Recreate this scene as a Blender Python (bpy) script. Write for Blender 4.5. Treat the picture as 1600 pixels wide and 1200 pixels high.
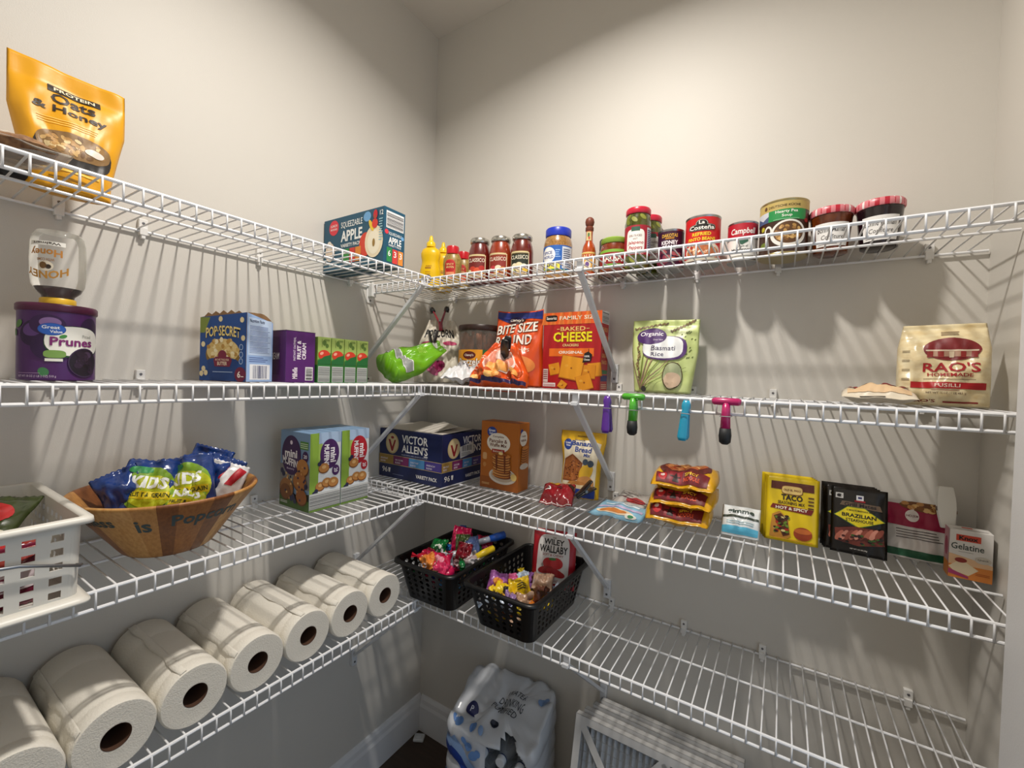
import bpy, bmesh, math, random
from mathutils import Vector, Matrix, noise, geometry
PI = math.pi
SC = bpy.context.scene
COL = SC.collection
for o in list(bpy.data.objects): bpy.data.objects.remove(o)

# ---------------------------------------------------------------- camera
cam_d = bpy.data.cameras.new('camera'); cam = bpy.data.objects.new('camera', cam_d); COL.objects.link(cam)
cam_d.sensor_fit = 'HORIZONTAL'; cam_d.sensor_width = 36; cam_d.lens = 672.05 / 1600 * 36; cam_d.clip_start = .02
_f = Vector((-.53314, .84587, -.01643)); _r = Vector((.84528, .53338, .03187)); _u = Vector((-.03572, -.0031, .99936))
cam.matrix_world = Matrix(((_r.x, _u.x, -_f.x, 1.2926), (_r.y, _u.y, -_f.y, -1.3773), (_r.z, _u.z, -_f.z, 1.5362), (0, 0, 0, 1)))
SC.camera = cam
# ---------------------------------------------------------------- world (dim hallway light that enters by the doorway)
W = bpy.data.worlds.new('world'); SC.world = W; W.use_nodes = True
W.node_tree.nodes['Background'].inputs[0].default_value = (.64, .80, 1, 1)
W.node_tree.nodes['Background'].inputs[1].default_value = .8
# ---------------------------------------------------------------- ceiling lamp's light
LAMP = Vector((.87, -.79, 2.915))
ld = bpy.data.lights.new('lamp_light', 'AREA'); ld.shape = 'DISK'; ld.size = .1; ld.energy = 19.5; ld.spread = math.radians(150); ld.color = (1, .94, .865)
lo = bpy.data.objects.new('lamp_light', ld); COL.objects.link(lo); lo.location = LAMP
SC.view_settings.view_transform = 'Standard'; SC.view_settings.look = 'None'
SC.view_settings.exposure = 0.15; SC.view_settings.gamma = 1; SC.view_settings.use_curve_mapping = False

# ---------------------------------------------------------------- materials
MC = {}
def lin(h):
    h = h.lstrip('#'); c = [int(h[i:i+2], 16) / 255 for i in (0, 2, 4)]
    return [x / 12.92 if x <= .04045 else ((x + .055) / 1.055) ** 2.4 for x in c] + [1]
def mat(h, rough=.5, metal=0, coat=0, var=0, vs=30, bump=0, bs=200, h2=None, stretch=None, tr=0, sub=0):
    k = (h, rough, metal, coat, var, vs, bump, bs, h2, stretch, tr, sub)
    if k in MC: return MC[k]
    m = bpy.data.materials.new('m_' + h.strip('#')); m.use_nodes = True; MC[k] = m
    nt = m.node_tree; N = nt.nodes; b = N['Principled BSDF']
    b.inputs['Base Color'].default_value = lin(h); b.inputs['Roughness'].default_value = rough; b.inputs['Metallic'].default_value = metal
    b.inputs['Coat Weight'].default_value = coat; b.inputs['Coat Roughness'].default_value = .05
    if sub: b.inputs['Subsurface Weight'].default_value = sub; b.inputs['Subsurface Radius'].default_value = (.01, .008, .006); b.inputs['Subsurface Scale'].default_value = 1
    if tr: b.inputs['Transmission Weight'].default_value = tr
    if var or bump:
        tc = N.new('ShaderNodeTexCoord'); mp = N.new('ShaderNodeMapping'); nt.links.new(tc.outputs['Object'], mp.inputs[0])
        if stretch: mp.inputs['Scale'].default_value = stretch
    if var:
        n = N.new('ShaderNodeTexNoise'); n.inputs['Scale'].default_value = vs; n.inputs['Detail'].default_value = 5; nt.links.new(mp.outputs[0], n.inputs['Vector'])
        r = N.new('ShaderNodeValToRGB'); r.color_ramp.elements[0].position = .5 - .25; r.color_ramp.elements[1].position = .75
        c = lin(h); d = lin(h2) if h2 else [x * (1 - var) for x in c[:3]] + [1]
        r.color_ramp.elements[0].color = d; r.color_ramp.elements[1].color = c
        nt.links.new(n.outputs['Fac'], r.inputs[0]); nt.links.new(r.outputs[0], b.inputs['Base Color'])
    if bump:
        n = N.new('ShaderNodeTexNoise'); n.inputs['Scale'].default_value = bs; n.inputs['Detail'].default_value = 3; nt.links.new(mp.outputs[0], n.inputs['Vector'])
        bp = N.new('ShaderNodeBump'); bp.inputs['Strength'].default_value = bump; bp.inputs['Distance'].default_value = .002
        nt.links.new(n.outputs['Fac'], bp.inputs['Height']); nt.links.new(bp.outputs[0], b.inputs['Normal'])
    return m
def glassy(h='ffffff', alpha=.12, rough=.05, name='clear_film'):
    k = (name, h, alpha, rough)
    if k in MC: return MC[k]
    m = bpy.data.materials.new(name); m.use_nodes = True; MC[k] = m
    nt = m.node_tree; N = nt.nodes; N.clear()
    o = N.new('ShaderNodeOutputMaterial'); t = N.new('ShaderNodeBsdfTransparent'); p = N.new('ShaderNodeBsdfPrincipled')
    p.inputs['Base Color'].default_value = lin(h); p.inputs['Roughness'].default_value = rough
    mx = N.new('ShaderNodeMixShader'); fr = N.new('ShaderNodeFresnel'); fr.inputs[0].default_value = 1.4
    ad = N.new('ShaderNodeMath'); ad.operation = 'MULTIPLY_ADD'; ad.inputs[1].default_value = .9; ad.inputs[2].default_value = alpha; ad.use_clamp = True
    nt.links.new(fr.outputs[0], ad.inputs[0]); nt.links.new(ad.outputs[0], mx.inputs[0])
    nt.links.new(t.outputs[0], mx.inputs[1]); nt.links.new(p.outputs[0], mx.inputs[2]); nt.links.new(mx.outputs[0], o.inputs[0])
    return m
def P(h): return mat(h, .5)            # printed ink on a pack
WHITE_WIRE = mat('e9eaec', .32)
BLACK = mat('141414', .4)

# ---------------------------------------------------------------- objects
def thing(name, label, cat, loc=(0, 0, 0), rot=(0, 0, 0), group=None):
    o = bpy.data.objects.new(name, None); COL.objects.link(o); o.empty_display_size = .02
    o.location = loc; o.rotation_euler = rot if isinstance(rot, (tuple, list)) else (0, 0, rot)
    o['label'] = label; o['category'] = cat
    if group: o['group'] = group
    return o
def dup(root, label=None, loc=None, rot=None, group=None):
    def cp(o, par):
        c = o.copy(); COL.objects.link(c); c.parent = par
        for ch in o.children: cp(ch, c)
        return c
    r = cp(root, None)
    if label: r['label'] = label
    if group: r['group'] = group
    if loc is not None: r.location = loc
    if rot is not None: r.rotation_euler = rot if isinstance(rot, (tuple, list)) else (0, 0, rot)
    return r

class G:
    """collects shapes for one mesh"""
    def __init__(s): s.v = []; s.f = []; s.m = []
    def add(s, v, f, m=0):
        b = len(s.v); s.v += [tuple(x) for x in v]; s.f += [tuple(b + i for i in q) for q in f]
        s.m += (m if isinstance(m, list) else [m] * len(f)); return s
    def box(s, x0, x1, y0, y1, z0, z1, m=0):
        return s.add([(x, y, z) for z in (z0, z1) for y in (y0, y1) for x in (x0, x1)],
                     [(0, 2, 3, 1), (4, 5, 7, 6), (0, 1, 5, 4), (2, 6, 7, 3), (0, 4, 6, 2), (1, 3, 7, 5)], m)
    def tube(s, pts, r, n=6, m=0, closed=False, cap=True):
        pts = [Vector(p) for p in pts]; k = len(pts); rs = r if isinstance(r, (list, tuple)) else [r] * k; V = []; up = None
        for i, p in enumerate(pts):
            a = pts[(i - 1) % k] if (closed or i) else p; b = pts[(i + 1) % k] if (closed or i < k - 1) else p
            t = (b - a).normalized()
            if up is None: up = Vector((0, 0, 1)) if abs(t.z) < .9 else Vector((1, 0, 0))
            x = t.cross(up)
            if x.length < 1e-4: x = t.orthogonal()
            x.normalize(); up = x.cross(t).normalized()
            V += [p + (x * math.cos(2 * PI * j / n) + up * math.sin(2 * PI * j / n)) * rs[i] for j in range(n)]
        F = []
        for i in range(k if closed else k - 1):
            a = i * n; b = ((i + 1) % k) * n
            F += [(a + j, a + (j + 1) % n, b + (j + 1) % n, b + j) for j in range(n)]
        if cap and not closed: F += [tuple(range(n))[::-1], tuple(range((k - 1) * n, k * n))]
        return s.add(V, F, m)
    def lathe(s, prof, n=40, m=0, c=(0, 0), a0=0, a1=2 * PI, sq=0, capb=True, capt=True):
        full = abs(a1 - a0 - 2 * PI) < 1e-6; nn = n if full else n + 1; V = []; F = []
        for r, z in prof:
            for j in range(nn):
                a = a0 + (a1 - a0) * j / n; rr = r
                if sq: rr = r * (1 + sq * (1 - abs(math.cos(2 * a))) )
                V.append((c[0] + rr * math.sin(a), c[1] - rr * math.cos(a), z))
        for i in range(len(prof) - 1):
            for j in range(n):
                k = (j + 1) % nn
                F.append((i * nn + j, i * nn + k, (i + 1) * nn + k, (i + 1) * nn + j))
        if full:
            if capb and prof[0][0] > 1e-5: F.append(tuple(range(n))[::-1])
            if capt and prof[-1][0] > 1e-5: F.append(tuple(range((len(prof) - 1) * n, len(prof) * n)))
        return s.add(V, F, m)
    def grid(s, R, m=0, flip=False, wrap=False):
        nj = len(R); ni = len(R[0]); V = [p for row in R for p in row]; F = []
        for j in range(nj - 1):
            for i in range(ni if wrap else ni - 1):
                k = (i + 1) % ni; q = (j * ni + i, j * ni + k, (j + 1) * ni + k, (j + 1) * ni + i); F.append(q[::-1] if flip else q)
        return s.add(V, F, m)
    def obj(s, name, mats, parent=None, smooth=False, bev=0, merge=False, solid=0, sub=0, autos=False):
        me = bpy.data.meshes.new(name)
        if merge:
            bm = bmesh.new(); vs = [bm.verts.new(v) for v in s.v]
            for f, m in zip(s.f, s.m):
                try: q = bm.faces.new([vs[i] for i in f]); q.material_index = m
                except ValueError: pass
            bmesh.ops.remove_doubles(bm, verts=bm.verts, dist=1e-5); bmesh.ops.recalc_face_normals(bm, faces=bm.faces); bm.to_mesh(me); bm.free()
        else:
            me.from_pydata(s.v, [], s.f); me.polygons.foreach_set('material_index', s.m)
        for m in (mats if isinstance(mats, list) else [mats]): me.materials.append(m)
        if smooth or autos: me.polygons.foreach_set('use_smooth', [True] * len(me.polygons))
        if autos: me.set_sharp_from_angle(angle=math.radians(38))
        o = bpy.data.objects.new(name, me); COL.objects.link(o); o.parent = parent
        if solid: q = o.modifiers.new('s', 'SOLIDIFY'); q.thickness = solid; q.offset = 0
        if bev: q = o.modifiers.new('b', 'BEVEL'); q.width = bev; q.segments = 2; q.limit_method = 'ANGLE'
        if sub: q = o.modifiers.new('u', 'SUBSURF'); q.levels = sub; q.render_levels = sub
        return o
def struct(o, label=None):
    o['kind'] = 'structure'
    if label: o['label'] = label; o['category'] = label.split()[-1]
    return o

# ---------------------------------------------------------------- flat print laid on a surface
TC = {}
def glyphs(t, bold):
    k = (t, bold)
    if k not in TC:
        cu = bpy.data.curves.new('t', 'FONT'); cu.body = t; cu.resolution_u = 2; cu.offset = bold
        ob = bpy.data.objects.new('t', cu); me = bpy.data.meshes.new_from_object(ob)
        v = [(x.co.x, x.co.y) for x in me.vertices]; f = [tuple(p.vertices) for p in me.polygons]
        bpy.data.objects.remove(ob); bpy.data.meshes.remove(me); bpy.data.curves.remove(cu)
        x0 = min(a for a, _ in v); x1 = max(a for a, _ in v); y0 = min(b for _, b in v); y1 = max(b for _, b in v)
        TC[k] = ([((a - x0) / (x1 - x0), (b - y0) / (y1 - y0)) for a, b in v], f, (x1 - x0) / max(1e-6, y1 - y0))
    return TC[k]
class Pr:
    """print: 2-D shapes in metres mapped through surf(u, v, off)"""
    def __init__(s, surf, maxlen=None, base=.0005, step=.00025):
        s.surf = surf; s.ml = maxlen; s.base = base; s.step = step; s.v = []; s.f = []; s.fm = []; s.mats = []; s.lay = 0; s.bb = []
    def put(s, v, f, m, warp=None):
        if isinstance(m, str): m = P(m)
        if m not in s.mats: s.mats.append(m)
        if warp: v = [warp(*p) for p in v]
        if s.ml:
            bm = bmesh.new(); vs = [bm.verts.new((a, b, 0)) for a, b in v]
            for q in f:
                try: bm.faces.new([vs[i] for i in q])
                except ValueError: pass
            for _ in range(6):
                e = [x for x in bm.edges if x.calc_length() > s.ml]
                if not e: break
                bmesh.ops.subdivide_edges(bm, edges=e, cuts=1, use_grid_fill=True); bmesh.ops.triangulate(bm, faces=bm.faces)
            bm.verts.index_update(); v = [(x.co.x, x.co.y) for x in bm.verts]; f = [tuple(x.index for x in q.verts) for q in bm.faces]; bm.free()
        us = [q[0] for q in v]; vv = [q[1] for q in v]; bb = (min(us), max(us), min(vv), max(vv)); tiny = bb[1] - bb[0] < .0155 and bb[3] - bb[2] < .0155
        lay = 0
        for o_, l_, t_ in s.bb:
            if not (tiny and t_) and o_[0] < bb[1] and bb[0] < o_[1] and o_[2] < bb[3] and bb[2] < o_[3]: lay = max(lay, l_ + 1)
        s.bb.append((bb, lay, tiny)); off = s.base + s.step * lay + (len(s.bb) % 17) * 6e-6; s.lay += 1; b = len(s.v)
        s.v += [tuple(s.surf(a, c, off)) for a, c in v]; s.f += [tuple(b + i for i in q) for q in f]; s.fm += [s.mats.index(m)] * len(f)
        return s
    def rect(s, u0, v0, u1, v1, m, warp=None):
        return s.put([(u0, v0), (u1, v0), (u1, v1), (u0, v1)], [(0, 1, 2, 3)], m, warp)
    def ell(s, cu, cv, ru, rv, m, n=24, p=2, rot=0):
        pts = []
        for i in range(n):
            a = 2 * PI * i / n; c, d = math.cos(a), math.sin(a)
            x = ru * math.copysign(abs(c) ** (2 / p), c); y = rv * math.copysign(abs(d) ** (2 / p), d)
            pts.append((cu + x * math.cos(rot) - y * math.sin(rot), cv + x * math.sin(rot) + y * math.cos(rot)))
        return s.put([(cu, cv)] + pts, [(0, i + 1, (i + 1) % n + 1) for i in range(n)], m)
    def poly(s, pts, m):
        t = geometry.tessellate_polygon([[Vector((a, b, 0)) for a, b in pts]])
        out = []
        for q in t:
            (ax, ay), (bx, by), (cx, cy) = (pts[i] for i in q)
            out.append(tuple(q) if (bx - ax) * (cy - ay) - (by - ay) * (cx - ax) > 0 else tuple(q)[::-1])
        return s.put(list(pts), out, m)
    def text(s, t, u0, v0, w, h, m, bold=.012, shear=0, warp=None, rot=0):
        """rot 0 or 90 (reads upward), 180; box lower-left u0, v0 size w x h after turning"""
        g, f, _ = glyphs(t, bold)
        if rot == 90: v = [(u0 + w * (1 - b), v0 + h * a) for a, b in g]
        elif rot == 270: v = [(u0 + w * b, v0 + h * (1 - a)) for a, b in g]
        elif rot == 180: v = [(u0 + w * (1 - a), v0 + h * (1 - b)) for a, b in g]
        else: v = [(u0 + w * a + shear * h * b, v0 + h * b) for a, b in g]
        return s.put(v, f, m, warp)
    def lines(s, u0, v0, u1, v1, n, m, fill=.45, rnd=0):
        """n rows of tiny print, drawn as bars"""
        h = (v1 - v0) / n; R = random.Random(n * 7 + int(u0 * 1e4))
        V = []; F = []
        for i in range(n):
            y = v0 + i * h; x1 = u1 - (u1 - u0) * rnd * R.random(); b = len(V)
            V += [(u0, y), (x1, y), (x1, y + h * fill), (u0, y + h * fill)]; F.append((b, b + 1, b + 2, b + 3))
        return s.put(V, F, m)
    def bars(s, u0, v0, u1, v1, n, m, vert=True, seed=1):
        """bar code"""
        R = random.Random(seed); V = []; F = []; L = (u1 - u0) if vert else (v1 - v0); x = 0; st = L / n
        for i in range(n):
            w = st * R.uniform(.25, .75); a = i * st; b = len(V)
            if vert: V += [(u0 + a, v0), (u0 + a + w, v0), (u0 + a + w, v1), (u0 + a, v1)]
            else: V += [(u0, v0 + a), (u1, v0 + a), (u1, v0 + a + w), (u0, v0 + a + w)]
            F.append((b, b + 1, b + 2, b + 3))
        return s.put(V, F, m)
    def obj(s, name, parent, label=None):
        me = bpy.data.meshes.new(name); me.from_pydata(s.v, [], s.f); me.polygons.foreach_set('material_index', s.fm)
        for m in s.mats: me.materials.append(m)
        o = bpy.data.objects.new(name, me); COL.objects.link(o); o.parent = parent
        if s.ml: me.polygons.foreach_set('use_smooth', [True] * len(me.polygons))
        if label: o['label'] = label
        return o

# surfaces --------------------------------------------------------
def face(w, d, h, side):
    if side == 'front': return lambda u, v, o: (u - w / 2, -d / 2 - o, v)
    if side == 'right': return lambda u, v, o: (w / 2 + o, u - d / 2, v)
    if side == 'left': return lambda u, v, o: (-w / 2 - o, d / 2 - u, v)
    return lambda u, v, o: (u - w / 2, v - d / 2, h + o)
def pint(prof, z):
    for (r0, z0), (r1, z1) in zip(prof, prof[1:]):
        if z0 <= z <= z1 and z1 > z0: return r0 + (r1 - r0) * (z - z0) / (z1 - z0)
    return prof[-1][0] if z > prof[-1][1] else prof[0][0]
def cyl(prof, R=None):
    R = R or max(r for r, _ in prof)
    def s(u, v, o):
        r = pint(prof, v) + o; a = u / R
        return (r * math.sin(a), -r * math.cos(a), v)
    return s
def carton(name, label, cat, cx, cy, z, w, d, h, hexc, rot=0, group=None, bev=.0012, rough=.42):
    t = thing(name, label, cat, (cx, cy, z), rot, group)
    G().box(-w / 2, w / 2, -d / 2, d / 2, 0, h).obj('carton_body', mat(hexc, rough), t, bev=bev)
    t['w'] = w; t['d'] = d; t['h'] = h
    return t
def pf(t, side='front'): return Pr(face(t['w'], t['d'], t['h'], side))

def fbm(x, y, z): return noise.fractal(Vector((x, y, z)), 1, 2.0, 2)
def bag(parent, w, h, t, m, name='bag_body', wf=None, kind='gusset', amp=.004, cr=.25, seed=0, nu=40, nv=48, seal=.08, pw=.6, fr=3.0, top=None, crimp=0, bend=None, m2=None, smooth=True):
    """bag: front faces -y, bottom at z = 0; returns surf(u, v, off) of its front"""
    wf = wf or (lambda q: 1); R = []; B = []
    for j in range(nv + 1):
        q = j / nv; ro = []; bo = []
        if kind == 'gusset':
            k = min(1, q / (1 - seal)); pr = max(0, 1 - k ** 2.2) ** .7 * (.82 + .18 * min(1, q / .12))
        else:
            k = (q - seal) / (1 - 2 * seal); pr = max(0, 4 * k * (1 - k)) ** .55 if 0 < k < 1 else 0
        for i in range(nu + 1):
            s = -1 + 2 * i / nu
            x = s * w / 2 * wf(q); z = q * h + (top(s) * q ** 3 if top else 0)
            if crimp and (q == 0 and kind != 'gusset' or q == 1): z += crimp * (1 if i % 2 else -1)
            n1 = fbm(s * fr * .5 + seed * 3.1, q * fr * .5 * h / w, seed * 1.7); n2 = fbm(s * fr + 9 + seed, q * fr * h / w, seed * 2.3 + 5)
            th = t / 2 * pr * max(0, 1 - abs(s) ** 2.6) ** pw + .0007 * (1 - s ** 8)
            wob = amp * n1 * (1 if kind != 'gusset' else min(1, q * 4))
            pf_ = [x, -th * (1 + cr * n2) + wob, z]; pb_ = [x, th * (1 - cr * n2 * .5) + wob, z]
            if bend: pf_ = bend(pf_, s, q); pb_ = bend(pb_, s, q)
            ro.append(tuple(pf_)); bo.append(tuple(pb_))
        R.append(ro); B.append(bo)
    g = G(); g.grid(R, 0); g.f = [t_ for q in g.f for t_ in ((q[0], q[1], q[2]), (q[0], q[2], q[3]))]; g.m = [0] * len(g.f); g.grid(B, 1 if m2 else 0, flip=True)
    g.grid([B[0], R[0]], 0); g.grid([R[-1], B[-1]], 0)
    g.obj(name, [m, m2] if m2 else m, parent, smooth=smooth, merge=True)
    def surf(u, v, o):
        fi = max(0, min(nu - 1e-6, (u / w + .5) * nu)); fj = max(0, min(nv - 1e-6, v / h * nv)); i = int(fi); j = int(fj); a = fi - i; b = fj - j
        p00, p10, p01, p11 = (Vector(x) for x in (R[j][i], R[j][i + 1], R[j + 1][i], R[j + 1][i + 1]))
        p = p00 + (p10 - p00) * a + (p11 - p10) * b if a > b else p00 + (p01 - p00) * b + (p11 - p01) * a
        n = (p10 - p00 + p11 - p01).cross(p01 - p00 + p11 - p10)
        if n.length > 1e-12: n.normalize()
        return p + n * (o * 1.5 + .0002)
    return surf

def settle(t, z, parts=None):
    """drop or lift a thing so that its lowest point rests on height z"""
    bpy.context.view_layer.update(); lo = 1e9
    for c in t.children:
        if c.type == 'MESH' and 'print' not in c.name:
            mw = c.matrix_world; lo = min(lo, min((mw @ v.co).z for v in c.data.vertices))
    t.location.z += z - lo + .0006
def axes(t, loc, up, front):
    """turn a bag: its height runs along up, its front looks along front"""
    z = Vector(up).normalized(); y = -(Vector(front) - z * Vector(front).dot(z)).normalized(); x = y.cross(z)
    t.rotation_euler = Matrix((x, y, z)).transposed().to_euler(); t.location = loc
# ================================================================ THE ROOM
RW, RD, RH = 1.671, 1.55, 2.964
PAINT = mat('d0ccc4', .55, var=.02, vs=3, bump=.12, bs=420)
TRIM = mat('dfe0e2', .35)
def shell(name, boxes, m, label, cat):
    g = G()
    for b in boxes: g.box(*b)
    o = g.obj(name, m); o['kind'] = 'structure'; o['label'] = label; o['category'] = cat; return o
shell('floor', [(-.1, 2.2, -1.65, .1, -.05, 0)], mat('4a3a2c', .45, var=.35, vs=6, stretch=(1, 14, 1), bump=.1, bs=60), 'dark brown wood-look floor at the bottom of the pantry', 'floor')
shell('ceiling', [(-.1, 1.8, -1.65, .1, RH, RH + .1)], mat('d6d0c6', .7, bump=.1, bs=300), 'plain pale ceiling seen in the top corner', 'ceiling')
shell('wall_left', [(-.1, 0, -1.65, .1, 0, RH)], PAINT, 'greige painted wall carrying the left run of shelves', 'wall')
shell('wall_back', [(0, RW, 0, .1, 0, RH)], PAINT, 'greige painted wall carrying the cans and jars shelf', 'wall')
shell('wall_right', [(RW, RW + .12, -.44, .1, 0, RH), (RW, RW + .12, -1.65, -1.3, 0, RH), (RW, RW + .12, -1.3, -.44, 2.1, RH)], PAINT, 'narrow greige side wall at the right edge with doorway', 'wall')
shell('wall_front', [(0, RW, -1.65, -RD, 0, RH)], PAINT, 'plain greige wall behind the viewer', 'wall')
shell('trim_1', [(1.612, RW + .14, -.44, -.357, 0, 2.16)], mat('d9d9da', .45, bump=.1, bs=300), 'pale grey door casing at the right edge', 'trim')
def baseboard(name, along, a, b, label):
    pr = [(0, 0), (.016, 0), (.016, .105), (.012, .118), (.011, .135), (.006, .147), (0, .15)]
    R = [[((a, -d, z) if along == 'x' else (d, a, z)) for d, z in pr], [((b, -d, z) if along == 'x' else (d, b, z)) for d, z in pr]]
    g = G().grid(R, 0); n = len(pr); g.f += [tuple(range(n)), tuple(range(n, 2 * n))[::-1]]; g.m += [0, 0]
    o = g.obj(name, TRIM, merge=True); o['kind'] = 'structure'; o['label'] = label; o['category'] = 'baseboard'
baseboard('baseboard_left', 'y', -1.55, 0, 'white moulded baseboard along the left wall')
baseboard('baseboard_back', 'x', .016, RW, 'white moulded baseboard along the back wall')
# flush ceiling lamp (above the frame)
lt = thing('ceiling_light', 'round white flush ceiling lamp above the middle of the pantry', 'light', (LAMP.x, LAMP.y, RH))
G().lathe([(.11, -.016), (.11, 0)], 40).obj('base', TRIM, lt, autos=True)
G().lathe([(.085, -.045), (.1, -.04), (.105, -.016)], 40).obj('diffuser', mat('f4f2ec', .6), lt, autos=True)

# ================================================================ WIRE SHELVES
# local frame: back rail on y = 0, front at y = -depth, deck top at z = 0, runs along x
def wire_shelf(label, loc, rot, depth, x0, x1, clips, braces, ends=(), off=0, wall=None):
    MX = Matrix.Translation(loc) @ Matrix.Rotation(rot, 4, 'Z')
    t = thing('wire_shelf', label, 'shelf', loc, rot, 'white wire pantry shelves')
    zr = -.0065; m = WHITE_WIRE
    for nm, y, z, r in (('back_rail', -.008, zr, .003), ('middle_rail', -depth * .5, zr, .003), ('front_rail', -depth, -.004, .0036), ('lip_rail', -depth - .001, -.0335, .0034)):
        a, b = x0, x1
        G().tube([(a, y, z), (b, y, z)], r, 8).obj(nm, m, t, autos=True)
    g = G(); x = x0 + .008 + off
    while x < x1 - .003:
        g.tube([(x, -.004, -.0018), (x, -depth + .003, -.0018), (x, -depth - .0035, -.0045), (x, -depth - .0045, -.035)], .0019, 5); x += .0275
    o = g.obj('deck_wires', m, t, smooth=True); o['kind'] = 'stuff'; o['label'] = 'row of thin white cross wires bent down at the front'
    CL = mat('e4e3e0', .4); SCR = mat('77777a', .35, .8)
    for cx in clips:
        q = G().box(cx - .0085, cx + .0085, -.011, 0, -.001, .022).box(cx - .0075, cx + .0075, -.0145, 0, -.016, .002).box(cx - .004, cx + .004, -.013, 0, -.024, -.015).obj('wall_clip', CL, bpy.data.objects[wall], bev=.0012); q.matrix_local = MX
        G().lathe([(.0032, 0), (.0025, .0015), (0, .0018)], 10).obj('screw', SCR, q).matrix_local = Matrix.Translation((cx, -.0108, .012)) @ Matrix.Rotation(PI / 2, 4, 'X')
    for bx_ in braces:
        g = G(); a = Vector((bx_, -depth + .006, -.03)); b = Vector((bx_, -.012, -.29))
        dr = (b - a).normalized(); nr = Vector((0, -dr.z, dr.y)); w = Vector((.0085, 0, 0)); V = []
        for p in (a, b): V += [p - w + nr * .002, p + w + nr * .002, p + w * .9 - nr * .007, p - w * .9 - nr * .007]
        g.add(V, [(0, 1, 5, 4), (1, 2, 6, 5), (2, 3, 7, 6), (3, 0, 4, 7), (0, 3, 2, 1), (4, 5, 6, 7)])
        q = g.obj('support_brace', mat('d7d9dc', .35), t, bev=.001)
        G().box(bx_ - .011, bx_ + .011, -.014, 0, -.329, -.268).obj('wall_plate', mat('d7d9dc', .35), q, bev=.002)
        G().lathe([(.004, 0), (.003, .002), (0, .0024)], 10).obj('screw', SCR, q).matrix_local = Matrix.Translation((bx_, -.0138, -.316)) @ Matrix.Rotation(PI / 2, 4, 'X')
        G().box(bx_ - .0095, bx_ + .0095, -depth - .0065, -depth + .006, -.038, -.0275).box(bx_ - .0095, bx_ + .0095, -depth + .004, -depth + .007, -.03, -.0075).obj('rail_hook', mat('d7d9dc', .35), q, bev=.002)
    for ex, sgn in ends:
        q = G().box(*sorted((ex, ex + sgn * .004)), -depth - .016, -depth + .016, -.068, .018).box(*sorted((ex, ex + sgn * .026)), -depth - .012, -depth + .01, -.046, .001).obj('end_bracket', CL, bpy.data.objects['wall_left' if sgn > 0 else 'wall_right'], bev=.002); q.matrix_local = MX
        for zz in (.010, -.058):
            G().lathe([(.0035, 0), (.0028, .0016), (0, .002)], 10).obj('screw', SCR, q).matrix_local = Matrix.Translation((ex + sgn * .004, -depth, zz)) @ Matrix.Rotation(sgn * PI / 2, 4, 'Y')
    return t
ZA, ZB, ZC, ZD = 1.8565, 1.503, 1.148, .801
lv = {'A': (ZA, 'top'), 'B': (ZB, 'second'), 'C': (ZC, 'third'), 'D': (ZD, 'lowest')}
lab_r = {'A': 'white wire shelf holding the row of jars and cans', 'B': 'white wire shelf with the crackers box and hanging clips', 'C': 'white wire shelf carrying noodle packs and seasoning packets', 'D': 'white wire shelf under the two black baskets'}
lab_l = {'A': 'white wire shelf holding the yellow oats pouch', 'B': 'white wire shelf under the purple prunes canister', 'C': 'white wire shelf under the wooden popcorn bowl', 'D': 'white wire shelf carrying the paper towel rolls'}
for k, (z, _) in lv.items():
    wire_shelf(lab_r[k], (0, 0, z), 0, .323, .006, 1.667, (.14, .437, .842, 1.066, 1.27, 1.57), (.826,), ((0, 1), (1.671, -1)), wall='wall_back')
    wire_shelf(lab_l[k], (0, 0, z), PI / 2, .305, -1.53, -.3355, (-1.125, -.986, -.72, -.414), (-.358, -1.3), (), off=.004, wall='wall_left')
# ================================================================ TOP SHELF, BACK WALL
LID_SILVER = mat('b9b6ae', .25, .9)
def lidded(t, prof, m, lid, lm, smooth=True, lname='lid', n=44):
    G().lathe(prof, n).obj('jar_body', m, t, autos=True)
    l = G().lathe(lid, n).obj(lname, lm, t, autos=True)
    return cyl(prof)
# squeeze mustard bottles
def mustard(label, loc, rot):
    t = thing('mustard_bottle', label, 'bottle', loc, rot, 'yellow mustard bottles on the jar shelf')
    pr = [(.030, 0), (.0385, .006), (.0395, .05), (.0375, .07), (.033, .088), (.0325, .1), (.036, .116), (.0365, .128), (.031, .142), (.018, .150), (.0165, .154)]
    g = G().lathe(pr, 40); g.v = [(x, y * .62, z) for x, y, z in g.v]; g.obj('bottle_body', mat('f2c40c', .32), t, autos=True)
    g = G().lathe([(.0165, .152), (.0168, .165), (.014, .17), (.0085, .174), (.0065, .188), (.004, .194), (0, .195)], 24); g.obj('cap', mat('f6cf14', .3), t, autos=True)
    s0 = cyl(pr); s = lambda u, v, o: (s0(u, v, o)[0], s0(u, v, o)[1] * .62 - o * .4, v)
    p = Pr(s, .008); p.rect(-.016, .068, .008, .074, 'a8740f').lines(-.014, .04, .006, .062, 3, 'c9921a', .4)
    p.ell(-.002, .03, .013, .015, '1d3a78').ell(-.002, .03, .009, .010, 'f2c40c').text('mustard', -.014, .076, .024, .006, '9c5f10'); p.obj('printed_label', t)
    return t
mustard('yellow mustard squeeze bottle at the front of the jar shelf corner', (.166, -.185, ZA), .5)
mustard('yellow mustard squeeze bottle tucked behind the first mustard', (.155, -.105, ZA), .6)
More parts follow.
